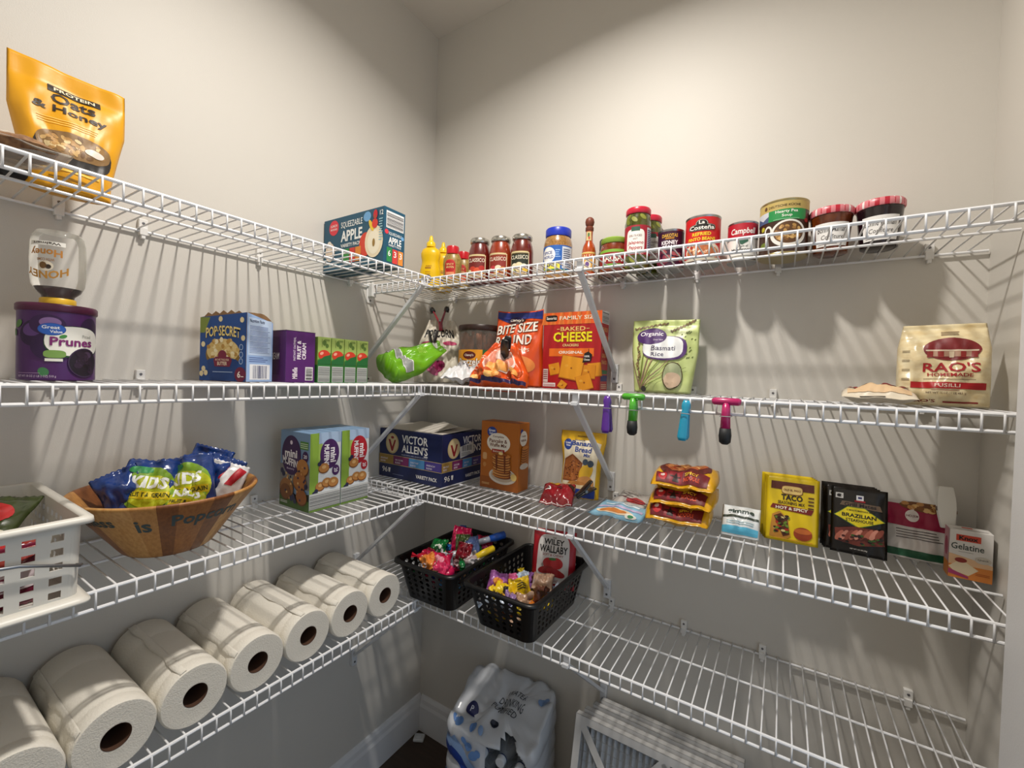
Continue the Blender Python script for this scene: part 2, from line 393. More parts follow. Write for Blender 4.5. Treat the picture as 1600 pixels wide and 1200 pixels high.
def brown(label, loc, rot):
    t = thing('brown_mustard_bottle', label, 'bottle', loc, rot, 'brown mustard bottles with red caps')
    pr = [(.026, 0), (.0315, .005), (.032, .06), (.0335, .075), (.032, .095), (.024, .112), (.020, .118)]
    g = G().lathe(pr, 36); g.v = [(x, y * .75, z) for x, y, z in g.v]; g.obj('bottle_body', mat('b79a52', .35, var=.3, vs=160, h2='7d6228'), t, autos=True)
    G().lathe([(.0225, .112), (.0228, .134), (.021, .139), (.0, .14)], 28).obj('cap', mat('c81826', .3), t, autos=True)
    s0 = cyl(pr); s = lambda u, v, o: (s0(u, v, o)[0], s0(u, v, o)[1] * .75 - o * .3, v)
    p = Pr(s, .008); p.ell(-.004, .055, .021, .034, 'd6482c', p=3).ell(-.004, .066, .019, .02, 'b81d20', p=3).text('SPICY', -.018, .068, .028, .007, 'f0d890').text('BROWN', -.018, .058, .028, .007, 'f0d890').rect(-.02, .036, .012, .044, 'e89a6a').rect(-.022, .024, .014, .028, 'e8c09a')
    p.obj('printed_label', t); return t
brown('brown mustard bottle with red cap, front one of the pair', (.272, -.185, ZA), .5)
brown('brown mustard bottle with red cap, behind and right of its twin', (.262, -.112, ZA), .5)
# pasta sauce jars
def sauce(label, loc, rot, sauce_hex, panel, art):
    t = thing('pasta_sauce_jar', label, 'jar', loc, rot, 'pasta sauce jars with silver lids')
    pr = [(.032, 0), (.0375, .004), (.0385, .02), (.0385, .098), (.0365, .115), (.032, .13), (.0295, .137), (.0295, .142)]
    G().lathe(pr, 44, sq=.03).obj('jar_body', mat(sauce_hex, .28, coat=1, var=.3, vs=90), t, autos=True)
    G().lathe([(.0325, .14), (.0338, .142), (.0338, .152), (.031, .1565), (.022, .1565), (.0, .156)], 40).obj('lid', LID_SILVER, t, autos=True)
    s = lambda u, v, o: (lambda a, r: (r * math.sin(a), -r * math.cos(a), v))(u / .0385, (pint(pr, v)) * (1 + .03 * (1 - abs(math.cos(2 * u / .0385)))) + o)
    p = Pr(s, .007); p.rect(-.034, .016, .034, .094, 'e9d9ac').rect(-.031, .019, .031, .091, panel); p.rect(-.03, .0935, .03, .0965, 'd9c48a').rect(-.033, .088, .033, .0885, 'b98b3a')
    p.text('CLASSICO', -.030, .070, .060, .013, 'f3ead2', .006)
    R = random.Random(len(panel) + ord(panel[0]))
    for a, b, r, h in art: p.ell(a, b, r, r * .8, h)
    p.rect(-.026, .02, .026, .027, 'e2c9a0').lines(-.02, .022, .02, .026, 2, '6a3a20', .4)
    p.obj('printed_label', t); return t
sauce('pasta sauce jar with dark red label and silver lid, leftmost of three', (.374, -.16, ZA), .32, '6b1710', '74201a', [(-.012, .045, .013, 'c8402a'), (.006, .04, .014, 'd9542e'), (.02, .05, .01, 'b8261c'), (-.024, .038, .008, 'e8dcb0'), (.018, .034, .009, 'e0a030')])
sauce('pasta sauce jar with orange-red sauce and red label, middle of three', (.4515, -.143, ZA), .3, '9c3412', '8c2a20', [(-.014, .044, .012, 'c23a40'), (.004, .046, .011, 'e9dcc0'), (.02, .04, .012, 'd98a3a'), (-.002, .034, .009, 'e6b840'), (-.024, .04, .007, 'f0e6cc')])
sauce('pasta sauce jar with black-green garlic label, rightmost of three', (.529, -.128, ZA), .3, '6e1a0e', '20281a', [(-.016, .048, .011, 'ece2c4'), (0, .05, .012, 'e6d8b0'), (.016, .046, .011, 'f0e8d2'), (-.002, .036, .01, 'd9c890'), (.02, .034, .009, 'd8b030'), (-.022, .034, .008, 'c9d080')])
# minced garlic
t = thing('garlic_jar', 'large minced garlic jar with blue lid and blue label', 'jar', (.645, -.09, ZA), .12)
pr = [(.041, 0), (.0465, .004), (.0475, .012), (.0475, .118), (.044, .135), (.0385, .143), (.0385, .148)]
s = lidded(t, pr, mat('b98a4e', .25, coat=1, var=.5, vs=230, h2='7c5526'), [(.0415, .143), (.0425, .146), (.0425, .166), (.040, .170), (0, .1705)], mat('1f37b4', .35))
p = Pr(s, .008); p.rect(-.072, .03, .072, .108, '1f5fb4').rect(.03, .034, .072, .104, 'd6dcE6').lines(.034, .04, .068, .1, 9, '55607a', .5, .3)
p.ell(-.018, .078, .026, .026, 'f4f4f2').text('SPICE', -.036, .080, .034, .010, '1b3f8c', .02).text('WORLD', -.038, .066, .040, .010, '1b3f8c', .02)
p.rect(-.04, .032, .024, .05, 'e9e04a').text('garlic', -.034, .036, .05, .013, '1a2d6c', .02).lines(.008, .07, .026, .098, 4, '9ec4ee', .35, .4); p.rect(-.072, .0285, .072, .031, '2d8a3a')
p.obj('printed_label', t)
# hot sauce bottles
def hot(label, loc, rot):
    t = thing('hot_sauce_bottle', label, 'bottle', loc, rot)
    pr = [(.018, 0), (.0215, .003), (.0215, .075), (.018, .092), (.0115, .105), (.0105, .125), (.0112, .14)]
    G().lathe(pr, 32).obj('bottle_body', mat('a8420f', .25, coat=1), t, autos=True)
    G().lathe([(.0112, .138), (.0125, .14), (.0125, .15), (.0095, .153), (.0125, .158), (.0142, .167), (.0122, .176), (.007, .181), (0, .182)], 24).obj('ball_cap', mat('7a3a24', .5, var=.3, vs=60), t, autos=True)
    s = cyl(pr); p = Pr(s, .005); p.rect(-.03, .012, .03, .068, 'd9a24a').rect(-.024, .05, .024, .064, 'b5401c').text('SALSA', -.02, .052, .04, .01, 'f4e2b0').ell(0, .03, .011, .014, 'ead9b8').ell(0, .032, .006, .008, '6a4a8a').lines(-.022, .014, .022, .02, 2, '7a3a18', .5)
    p.rect(-.024, .066, .024, .07, 'e6c878'); p.obj('printed_label', t); p = Pr(s, .005); p.rect(-.016, .108, .016, .135, 'd8c38a').ell(0, .124, .006, .008, '3f6e3a').ell(.003, .116, .005, .005, 'c03a20'); p.obj('neck_label', t); return t
hot('small hot sauce bottle with round wooden ball cap', (.767, -.12, ZA), .2)
t = thing('seasoning_shaker', 'dark grinder bottle half hidden behind the hot sauce', 'bottle', (.792, -.045, ZA), 0)
G().lathe([(.02, 0), (.0215, .004), (.0215, .085), (.018, .095)], 28).obj('bottle_body', mat('4c3a2c', .25, coat=1), t, autos=True)
G().lathe([(.019, .093), (.019, .125), (.016, .13), (0, .131)], 28).obj('cap', mat('3a3634', .4), t, autos=True)
# salsa
t = thing('salsa_jar', 'squat salsa jar with green lid', 'jar', (.845, -.105, ZA), .12)
pr = [(.037, 0), (.0425, .005), (.0435, .03), (.043, .07), (.040, .084), (.0385, .09)]
s = lidded(t, pr, mat('5c1c0c', .25, coat=1, var=.45, vs=70, h2='8a3a12'), [(.0405, .088), (.042, .09), (.042, .102), (.039, .105), (0, .1045)], mat('86a63a', .35))
p = Pr(s, .008); p.rect(-.066, .012, .066, .06, '8e1a20').rect(-.066, .058, .066, .0665, '7fae3a').text('SALSA', -.03, .030, .062, .022, 'f4efe0', .02).rect(-.03, .016, .03, .024, '6aa03a'); p.obj('printed_label', t)
# jalapenos
def jalap(label, loc, rot):
    t = thing('jalapeno_jar', label, 'jar', loc, rot, 'sliced jalapeno jars')
    pr = [(.031, 0), (.0355, .004), (.0365, .015), (.0365, .135), (.034, .152), (.0325, .158), (.0325, .163)]
    s = lidded(t, pr, mat('565a16', .22, coat=1, var=.55, vs=55, h2='2b3008'), [(.034, .16), (.0353, .162), (.0353, .174), (.033, .178), (.02, .1785), (0, .177)], mat('c2203a', .3))
    R = random.Random(4)
    p = Pr(s, .006)
    for i in range(16):
        a = R.uniform(-.06, .06); b = R.choice([R.uniform(.012, .036), R.uniform(.132, .15)]); p.ell(a, b, .011, .006, R.choice(['6e7420', '474e12', '868a34', '3a400c']), 14, rot=R.uniform(-1, 1)).lay -= 1
    p.rect(-.058, .04, .058, .124, 'a0182c').ell(0, .078, .026, .034, 'f2eee6', 28, 5).rect(-.012, .107, .012, .119, '2c5a48').text('DELI SLICED', -.018, .091, .036, .006, '6a2a30', .01).text('HOT', -.006, .082, .012, .005, '6a2a30')
    p.text('Jalapeno', -.022, .067, .044, .012, 'b01c34', .015, .15).text('Peppers', -.019, .052, .038, .013, 'b01c34', .015, .15).lines(-.026, .042, .024, .044, 1, 'e8b0b0', .6).rect(.034, .046, .056, .118, 'c9cdd2').lines(.036, .05, .054, .114, 12, '3a4670', .5)
    p.obj('printed_label', t); return t
jalap('tall jar of green sliced jalapenos with red lid and white label', (.917, -.118, ZA), .12)
jalap('second jalapeno jar mostly hidden behind the first one', (.930, -.041, ZA), .5)
# cans
CAN = mat('b4b6b8', .28, .95)
def can(name, label, loc, rot, r, h, body, rim=CAN):
    t = thing(name, label, 'can', loc, rot, 'food cans on the jar shelf')
    pr = [(r - .002, 0), (r, .002), (r, .004), (r - .0015, .006), (r - .0015, h - .006), (r, h - .004), (r, h - .001), (r - .0015, h), (r - .004, h - .0005), (r - .005, h - .004)]
    G().lathe(pr, 52).obj('can_body', rim, t, autos=True)
    lp = [(r - .0015, .006), (r - .0015, h - .006)]
    G().lathe([(r - .0009, .0065), (r - .0009, h - .0065)], 52, capb=False, capt=False).obj('paper_label', mat(body, .35), t, autos=True)
    return t, Pr(cyl([(r - .0009, 0), (r - .0009, h)]), .008)
t, p = can('kidney_bean_can', 'dark purple kidney beans can between jalapenos and red can', (1.003, -.08, ZA), .12, .0368, .112, '3a1530')
p.text('DAKOTAS', -.022, .088, .044, .010, 'e0b040', .02).rect(-.012, .083, .012, .087, 'b57a20').text('KIDNEY', -.023, .068, .046, .011, 'f2ecf0', .03).text('BEANS', -.02, .055, .040, .011, 'f2ecf0', .03)
R = random.Random(2)
for i in range(26): p.ell(R.uniform(-.05, .05), R.uniform(.012, .05), .008, .005, R.choice(['6a1c34', '8a2c44', '501226', 'a04a50']), 12, rot=R.uniform(-1.5, 1.5)).lay -= 1
p.lay += 2; p.ell(.008, .026, .012, .006, 'c9705a'); p.obj('printed_label', t)
t, p = can('refried_beans_can', 'red refried pinto beans can with yellow lettering', (1.091, -.098, ZA), .08, .0453, .128, 'cf1a20')
p.ell(0, .094, .036, .0095, '1c120e', 28, 3).ell(0, .104, .016, .012, '1c120e').ell(0, .094, .0345, .008, 'f2e8d8', 28, 3).ell(0, .104, .0145, .0105, 'f2e8d8').ell(0, .094, .0335, .0072, '1c120e', 28, 3).ell(0, .104, .0135, .0095, '1c120e')
p.text('La', -.007, .1025, .014, .009, 'f6f0e6', .02).text('Costeña', -.031, .088, .062, .011, 'f6f0e6', .02).text('REFRIED', -.024, .072, .048, .009, 'f2cf2a', .03).text('PINTO BEANS', -.036, .059, .072, .009, 'f2cf2a', .03)
p.ell(.004, .032, .05, .023, 'e9dcc8', 30).ell(.004, .029, .044, .018, 'b5653a', 30)
for i in range(30): p.ell(R.uniform(-.034, .04), R.uniform(.016, .044), .006, .004, R.choice(['c97a4a', '8a4426', 'e0a878', '5a7a2a', 'f0e0c8', 'a8301c']), 10, rot=R.uniform(-1.5, 1.5)).lay -= 1
p.lay += 2; p.rect(-.14, .0065, .14, .0135, 'c9c2b0'); p.obj('printed_label', t)
t, p = can('soup_can', 'small red and white condensed soup can', (1.187, -.08, ZA), .06, .0364, .104, 'eeece6')
p.rect(-.115, .062, .115, .098, 'b5122a').text('Campbell', -.030, .066, .060, .02, 'f6f2ec', .02, .12).poly([(-.014, .062), (.014, .062), (.014, .05), (0, .042), (-.014, .05)], '2a5a44').text('HEART', -.008, .055, .016, .004, 'f0f0e8').rect(-.06, .058, -.014, .062, '2f4f40').rect(.014, .058, .06, .062, '2f4f40')
p.text('Cream of', -.014, .036, .028, .006, '5a5a58').text('Mushroom', -.026, .026, .052, .008, '3a3a3c', .02).lines(-.03, .012, .03, .018, 1, '9a968c', .5).rect(-.115, .0065, .115, .0085, 'b8a070'); p.obj('printed_label', t)
t, p = can('pea_soup_can', 'widest can, green and gold pea soup with gold rim', (1.279, -.09, ZA), 0, .0535, .135, '3c2418', mat('b8a878', .3, .85))
p.rect(-.17, .109, .17, .1285, 'bda55e').text('DEUTSCHE KÜCHE', -.034, .115, .07, .007, '4a3a1c', .02).ell(-.042, .1185, .004, .005, '5a3a20').rect(-.034, .083, .052, .109, '1d8a44').text('Hearty Pea', -.018, .098, .048, .009, 'f2f4e8', .012).text('Soup', -.004, .0885, .022, .0085, 'f2f4e8', .012).lines(-.022, .0845, .034, .087, 1, '8cc89a', .5)
p.rect(-.17, .083, -.034, .109, 'c9cdd6').poly([(-.1, .083), (-.07, .101), (-.05, .09), (-.034, .098), (-.034, .083)], '48587e').ell(.012, .05, .04, .033, 'eae6de', 32).ell(.012, .052, .033, .0265, '5c3a1c', 32)
for i in range(40):
    a = R.uniform(0, 6.28); q = R.random() ** .5; p.ell(.012 + .028 * q * math.cos(a), .052 + .022 * q * math.sin(a), .005, .0035, R.choice(['b58a4a', 'd0a868', '7a5228', '9c7038', 'e0c48c']), 9, rot=R.uniform(-1.5, 1.5)).lay -= 1
p.lay += 2; p.ell(-.034, .06, .01, .014, 'eae6de').ell(-.034, .06, .006, .009, '3c2418').ell(-.05, .07, .006, .006, 'b8b02c').ell(-.046, .03, .012, .006, '6a7a2a').ell(.055, .082, .007, .005, 'a82a28'); p.obj('printed_label', t)
# jam jars with gingham lids
def gingham():
    if 'gh' in MC: return MC['gh']
    m = bpy.data.materials.new('gingham'); m.use_nodes = True; MC['gh'] = m; nt = m.node_tree; N = nt.nodes; b = N['Principled BSDF']; b.inputs['Roughness'].default_value = .35
    tc = N.new('ShaderNodeTexCoord'); sp = N.new('ShaderNodeSeparateXYZ'); nt.links.new(tc.outputs['Object'], sp.inputs[0]); out = []
    for ax in ('X', 'Y'):
        w = N.new('ShaderNodeMath'); w.operation = 'MULTIPLY'; w.inputs[1].default_value = 115; nt.links.new(sp.outputs[ax], w.inputs[0])
        fl = N.new('ShaderNodeMath'); fl.operation = 'PINGPONG'; fl.inputs[1].default_value = 1; nt.links.new(w.outputs[0], fl.inputs[0])
        g = N.new('ShaderNodeMath'); g.operation = 'GREATER_THAN'; g.inputs[1].default_value = .5; nt.links.new(fl.outputs[0], g.inputs[0]); out.append(g)
    a = N.new('ShaderNodeMath'); a.operation = 'ADD'; nt.links.new(out[0].outputs[0], a.inputs[0]); nt.links.new(out[1].outputs[0], a.inputs[1])
    h = N.new('ShaderNodeMath'); h.operation = 'MULTIPLY'; h.inputs[1].default_value = .5; nt.links.new(a.outputs[0], h.inputs[0])
    r = N.new('ShaderNodeValToRGB'); r.color_ramp.interpolation = 'CONSTANT'; r.color_ramp.elements[0].color = lin('f2e9e6'); r.color_ramp.elements[1].position = .3; r.color_ramp.elements[1].color = lin('d88088')
    e = r.color_ramp.elements.new(.8); e.color = lin('b81f34'); nt.links.new(h.outputs[0], r.inputs[0]); nt.links.new(r.outputs[0], b.inputs['Base Color']); return m
def jam(label, loc, rot, hx, h2):
    t = thing('jam_jar', label, 'jar', loc, rot, 'jam jars with gingham lids')
    pr = [(.029, 0), (.034, .003), (.0365, .02), (.040, .06), (.0425, .085), (.0425, .092)]
    G().lathe(pr, 36).obj('jar_body', mat(hx, .25, coat=.25, var=.4, vs=40, h2=h2), t, autos=True)
    G().lathe([(.0445, .09), (.0458, .0925), (.0458, .103), (.0435, .107), (.03, .108), (0, .1075)], 40).obj('lid', gingham(), t, autos=True)
    s0 = cyl(pr, .038); s = lambda u, v, o: s0(u, v, o + .0002)
    p = Pr(s, .008); p.rect(-.034, .014, .034, .068, 'f1efec').text('Bonne Maman', -.029, .046, .056, .014, '26201e', .004, .15).text('Confiture', -.022, .030, .044, .010, '3a3230', 0, .15).lines(-.028, .018, .026, .026, 2, '5a524e', .25, .3); p.obj('printed_label', t, 'white paper label with black script')
    return t
jam('amber jam jar with red gingham lid beside the pea soup', (1.377, -.08, ZA), .0, '7a3a10', '3c1408')
jam('dark purple jam jar with red gingham lid, rightmost jar', (1.467, -.085, ZA), -.06, '241018', '0e0508')
# ================================================================ TOP SHELF, LEFT WALL
t = carton('applesauce_box', 'teal squeezable apple pouch carton on the upper left shelf', 'box', .148, -.475, ZA, .286, .082, .168, '14506a')
p = pf(t); p.ell(.052, .138, .024, .024, 'e03a48').text('LUNCH', .036, .140, .032, .008, 'f6e8e4', .02).text('BUDDIES', .036, .130, .032, .006, 'f6e8e4', .02).text('SQUEEZABLE', .088, .128, .102, .022, 'f2f4f2', .005).text('APPLE', .088, .088, .102, .034, 'f2f4f2', .03).text('VARIETY PACK', .088, .07, .096, .011, 'f2f4f2', .02)
p.ell(.212, .148, .017, .015, '6fa8d8', 18).ell(.206, .066, .028, .036, 'd9432c').ell(.244, .070, .040, .048, 'efe0c0').ell(.244, .068, .028, .036, 'f6eed6').ell(.244, .066, .006, .012, '9a7a3a').ell(.232, .118, .007, .02, 'f0c832', rot=.5).ell(.248, .122, .013, .014, 'd8382c').ell(.25, .148, .009, .014, 'c8202c').rect(.247, .136, .249, .146, '3a8a3a')
p.text('12', .268, .144, .014, .014, 'f2f4f2').lines(.266, .07, .283, .138, 9, '9cc4d0', .4, .3).ell(.034, .062, .024, .03, 'e8d4c0').ell(.03, .084, .012, .014, 'f0e6da').rect(.1, .02, .13, .064, '2f8a3a').rect(.132, .02, .158, .064, 'd43a32').rect(.16, .02, .186, .064, 'e08a30').rect(.03, .018, .07, .024, '9cc4d0'); p.obj('front_print', t)
p = pf(t, 'right'); p.rect(.008, .108, .076, .158, 'f0f0ee').bars(.010, .111, .074, .155, 14, '3a3a40', False).text('SQUEEZABLE', .018, .088, .05, .01, 'e8f0f0', .005).text('APPLE', .018, .064, .05, .02, 'f2f4f2', .03).text('VARIETY PACK', .018, .056, .05, .006, 'f2f4f2')
p.ell(.010, .096, .007, .007, 'e03a48').ell(.072, .09, .006, .006, '6fa8d8').rect(.012, .01, .032, .052, '2a8a4a').rect(.034, .008, .054, .05, 'd8403a').rect(.056, .008, .076, .05, 'e8913a').text('6', .017, .026, .01, .018, 'f6f6f0').text('3', .039, .026, .01, .018, 'f6f6f0').text('3', .061, .026, .01, .018, 'f6f6f0'); p.obj('side_print', t)
# oats pouch
t = thing('oats_pouch', 'big yellow oats and honey stand-up pouch on the upper left shelf', 'pouch', (.13, -1.135, ZA), (math.radians(-4), 0, PI / 2 - .1))
YEL = mat('e0a012', .42, bump=.15, bs=60)
s = bag(t, .158, .232, .062, YEL, wf=lambda q: .74 + .26 * min(1, max(0, (q - .1) / .5)) ** 1.2, amp=.007, cr=.2, seed=3, seal=.16, top=lambda s_: -.004 * s_)
p = Pr(s, .0036, .0007, .0003); p.rect(-.03, .182, .042, .196, '1c1612').text('PROTEIN', -.022, .185, .056, .008, 'f4eac8', .02).text('Oats', -.026, .160, .06, .020, '241505', .025).text('& Honey', -.05, .138, .1, .018, '241505', .025).lines(-.046, .118, .046, .132, 3, 'f4c860', .3, .3)
p.ell(.005, .07, .062, .034, '2a2624', 30, 2.6).ell(.005, .082, .058, .024, '8a6a40', 30, 2.6)
R = random.Random(8)
for i in range(46):
    a = R.uniform(0, 6.28); q = R.random() ** .5; p.ell(.005 + .05 * q * math.cos(a), .082 + .018 * q * math.sin(a), .006, .0035, R.choice(['c9a46a', '6e4e2a', 'b58a50', 'e0c896', '9a7444']), 9, rot=R.uniform(-1.5, 1.5)).lay -= 1
p.lay += 2; p.ell(.036, .08, .016, .007, 'e6dcd0').rect(-.05, .03, .05, .034, 'f0c850').lines(-.04, .01, .03, .024, 2, '8a6210', .4); p.obj('front_print', t)
# clear bag of granola and the dark cap next to it
t = thing('granola_bag', 'clear bag of brown granola lying behind the shelf lip', 'bag', (.275, -1.245, ZA + .024), (-PI / 2, 0, PI / 2))
bag(t, .17, .11, .045, glassy('efe8dc', .25, .15), 'clear_bag', kind='pillow', seed=6, amp=.004, cr=.4, seal=.1)
bag(t, .14, .09, .032, mat('5c3a26', .8, var=.6, vs=120, h2='a07a54', bump=.6, bs=150), 'granola', kind='pillow', seed=7, seal=.03, cr=.3)
t = thing('sauce_tube', 'black lidded bottle lying flat on the upper left shelf', 'bottle', (.12, -1.33, ZA + .021), (0, PI / 2, PI / 2))
G().lathe([(0, 0), (.018, .002), (.02, .006), (.02, .1), (.014, .112)], 28).obj('bottle_body', mat('d9c9a8', .4), t, autos=True)
G().lathe([(.0205, .1), (.0205, .14), (.018, .143), (0, .143)], 28).obj('cap', mat('121212', .4), t, autos=True)
# ================================================================ SECOND SHELF, LEFT WALL
t = thing('prunes_canister', 'purple prunes canister with dark lid on the second shelf', 'canister', (.14, -1.15, ZB), 1.12)
pr = [(.049, 0), (.0515, .002), (.0515, .128)]
G().lathe(pr, 52).obj('canister_body', mat('4a1f5e', .35), t, autos=True)
G().lathe([(.0525, .124), (.054, .126), (.054, .135), (.052, .138), (0, .138)], 52).obj('lid', mat('4f1238', .35), t, autos=True)
s = cyl([(.0515, 0), (.0515, .13)]); p = Pr(s, .008)
p.ell(-.012, .085, .03, .024, '2a0f3c', rot=.3).ell(-.017, .091, .018, .012, '5c3a78', rot=.3).ell(.0, .1, .024, .018, '341448').ell(.004, .104, .014, .009, '8a6aa0').ell(.008, .062, .03, .026, '2c1040').ell(.062, .098, .018, .02, '2a0f3c').ell(-.045, .1, .009, .006, '4f7a3c', rot=.6).ell(-.058, .085, .008, .006, '3f6a38', rot=-.4).ell(-.004, .016, .007, .008, '3f7a4c', rot=.5)
p.ell(.038, .071, .042, .029, '1e4a20', 30, 2.4).ell(.038, .072, .041, .027, 'f0efe6', 30, 2.4).ell(.006, .092, .0175, .011, '1d4fa8').ell(.006, .092, .0165, .01, '2a62c0').text('Great', -.006, .0925, .022, .006, 'f4f6fa', .02).text('Value', .004, .0855, .015, .005, 'f4f6fa', .02).ell(.02, .08, .005, .003, '3f8a3a', rot=.4).text('Prunes', .004, .063, .058, .016, '7a1f6a', .025).text('Pitted', .046, .079, .014, .006, '8a8a80', 0)
p.ell(.01, .048, .014, .007, '7aa050', 20, 3).rect(-.002, .035, .02, .04, 'e8e8de').ell(.05, .034, .024, .027, '3c2a4a', 28).ell(.05, .034, .022, .025, '1a1020', 28)
R = random.Random(3)
for i in range(14): p.ell(.05 + R.uniform(-.013, .013), .034 + R.uniform(-.017, .017), .007, .006, R.choice(['2e1c34', '120a16', '42304a', '241628']), 10, rot=R.uniform(0, 3)).lay -= 1
p.lay += 2; p.text('NET WT 18 OZ (1 LB 2 OZ) 510 g', -.044, .005, .056, .005, 'c9b8d0', .01).lines(-.044, .013, -.008, .015, 1, 'b090b8', .4); p.obj('printed_label', t)
# honey jar standing on its cap
t = thing('honey_jar', 'upside-down clear honey jar standing on its yellow cap', 'jar', (.14, -1.15, ZB + .1385), .92)
G().lathe([(0, 0), (.024, 0), (.0245, .002), (.0245, .011), (.023, .013)], 36).obj('cap', mat('e0b42a', .35), t, autos=True)
pr = [(.021, .012), (.022, .018), (.030, .026), (.0355, .038), (.0372, .055), (.0375, .085), (.0365, .115), (.034, .128), (.029, .1345), (.0, .1335)]
G().lathe(pr, 48).obj('glass_jar', glassy('f4f2ea', .07, .03, 'jar_glass'), t, autos=True)
G().lathe([(0, .0125), (.0195, .0125), (.0205, .018), (.0285, .0265), (.0318, .0325), (0, .0325)], 40).obj('honey', mat('3a0e04', .12, coat=1), t, autos=True)
s = cyl(pr, .0375); p = Pr(s, .005)
p.rect(-.026, .104, .026, .1115, 'e9e6de').text('Walmart', -.02, .1055, .04, .0045, '4a4238', .02, rot=180)
p.text('Honey', -.024, .084, .046, .017, 'b0752a', .03, rot=180).text('WITH COMB', -.012, .076, .024, .005, '8a5a1e', .02, rot=180).ell(0, .067, .011, .009, 'd8cdb8', 16).ell(-.003, .068, .005, .006, '6a4a20').ell(.004, .066, .004, .004, '2a1c10')
p.text('HONEY', -.03, .044, .06, .014, 'b8822e', .03, rot=180, warp=lambda u, v: (u, v + (u / .03) ** 2 * .01)); p.obj('printed_label', t)
# microwave popcorn carton, torn open at the top
def popbox():
    w, d, h = .135, .082, .163; a = math.radians(20)
    t = thing('popcorn_box', 'opened blue microwave popcorn carton with ragged top edge', 'box', (.121, -.828, ZB), a); t['w'] = w; t['d'] = d; t['h'] = h
    R = random.Random(5); g = G(); n = 12
    hh = lambda k, lo: lo + (.006 if k % 2 else -.004) + R.uniform(-.002, .002)
    def panel(x0, y0, x1, y1, hts):
        k = len(hts); V = []; 
        for i, z in enumerate(hts):
            f = i / (k - 1); V += [(x0 + (x1 - x0) * f, y0 + (y1 - y0) * f, 0), (x0 + (x1 - x0) * f, y0 + (y1 - y0) * f, z)]
        g.add(V, [(2 * i, 2 * i + 2, 2 * i + 3, 2 * i + 1) for i in range(k - 1)])
    fr = [.156, .158, .168, .163, .171, .165, .173, .166, .174, .167, .172, .165, .168]; sd = [.168, .169, .17, .17, .171, .17, .166, .160, .152]
    panel(-w / 2, -d / 2, w / 2, -d / 2, fr); panel(w / 2, -d / 2, w / 2, d / 2, sd); panel(w / 2, d / 2, -w / 2, d / 2, [.152, .156, .153, .158, .156]); panel(-w / 2, d / 2, -w / 2, -d / 2, [.156, .156])
    g.box(-w / 2, w / 2, -d / 2, d / 2, 0, .001); g.obj('carton_body', mat('8a6a48', .7), t, solid=.0008)
    def clip_front(u, v): i = u / w * 12; k = int(min(11, max(0, i))); top = fr[k] + (fr[k + 1] - fr[k]) * (i - k); return u, min(v, top)
    p = Pr(face(w, d, h, 'front'), .012, .0007, .0002)
    p.rect(0, .001, w, .18, '1f4a8c', clip_front).rect(0, .118, .03, .156, '7a8a3a', clip_front).poly([(.03, .156), (.03, .118), (.014, .118)], '1f4a8c')
    ar = lambda u, v: (u, v - ((u - .068) / .05) ** 2 * .006)
    p.text('POP·SECRET', .018, .110, .1, .026, '2a2010', .045, warp=ar).text('POP·SECRET', .018, .111, .1, .025, 'ecd486', .02, warp=ar)
    p.ell(.068, .066, .050, .036, '8a6a2a', 26).ell(.068, .074, .047, .03, 'd8bd7c', 26)
    for i in range(70):
        q = R.random() ** .5; b = R.uniform(0, 6.28); p.ell(.068 + .044 * q * math.cos(b), .076 + .027 * q * math.sin(b), .006, .005, R.choice(['ecd9a4', 'd0b068', 'f2e6c0', 'b58a40', 'e2c888']), 8, rot=b).lay -= 1
    p.lay += 2; p.poly([(.024, .05), (.112, .05), (.104, .002), (.034, .002)], '1c3f7c').ell(.068, .05, .044, .008, '1c3f7c').poly([(.048, .06), (.09, .06), (.096, .052), (.09, .036), (.046, .036), (.042, .052)], '7a1f3c').ell(.068, .064, .012, .012, '7a1f3c').text('MOVIE THEATER', .048, .05, .04, .005, 'e8c8b0').text('BUTTER', .054, .039, .028, .009, 'f0dcc0', .02).lines(.04, .022, .098, .026, 1, '9cb0d0', .5)
    for b in (.084, .066, .05): p.ell(.121, b, .0055, .0075, 'b8cbe8', 14).ell(.121, b, .0042, .006, '27528f', 14)
    p.ell(.12, .018, .016, .018, '6e1c3a', 18).text('6', .112, .01, .009, .016, 'f2e6dc', .02).rect(.122, .012, .13, .014, 'f2e6dc')
    for a_, b_ in ((.01, .09), (.06, .152), (.122, .15), (.126, .106), (.012, .03), (.02, .02), (.006, .018)): p.ell(a_, b_, .006, .007, 'e6d6a8', 9)
    p.obj('front_print', t)
    q = Pr(face(w, d, h, 'right'), .012, .0007, .0002)
    def clip_side(u, v): i = u / d * 8; k = int(min(7, max(0, i))); top = sd[k] + (sd[k + 1] - sd[k]) * (i - k); return u, min(v, top)
    q.rect(0, .001, d, .18, '9dbbe6', clip_side).rect(.004, .066, d - .004, .158, 'c4d8f2', clip_side).text('Nutrition Facts', .008, .146, .046, .008, '1c2a50', .02)
    for i in range(20): q.rect(.008, .072 + i * .0034, .072, .0728 + i * .0034, '3a4c86') if i % 4 == 0 else q.lines(.008, .0722 + i * .0034, .07, .0745 + i * .0034, 1, '6478b0', .5, .5)
    q.rect(.01, .006, d - .008, .044, 'f2f4f6').bars(.02, .009, .064, .041, 16, '23306a', True, 4).lines(.008, .05, .07, .064, 3, '5a70a8', .4, .3); q.obj('side_print', t)
popbox()
t = carton('oatmeal_box', 'purple instant oatmeal carton beside the popcorn carton', 'box', .125, -.706, ZB, .15, .082, .136, '57216c')
G().box(-.0755, .0755, -.0415, .0415, .1362, .1368).obj('top_flap', mat('46205a', .45), t)
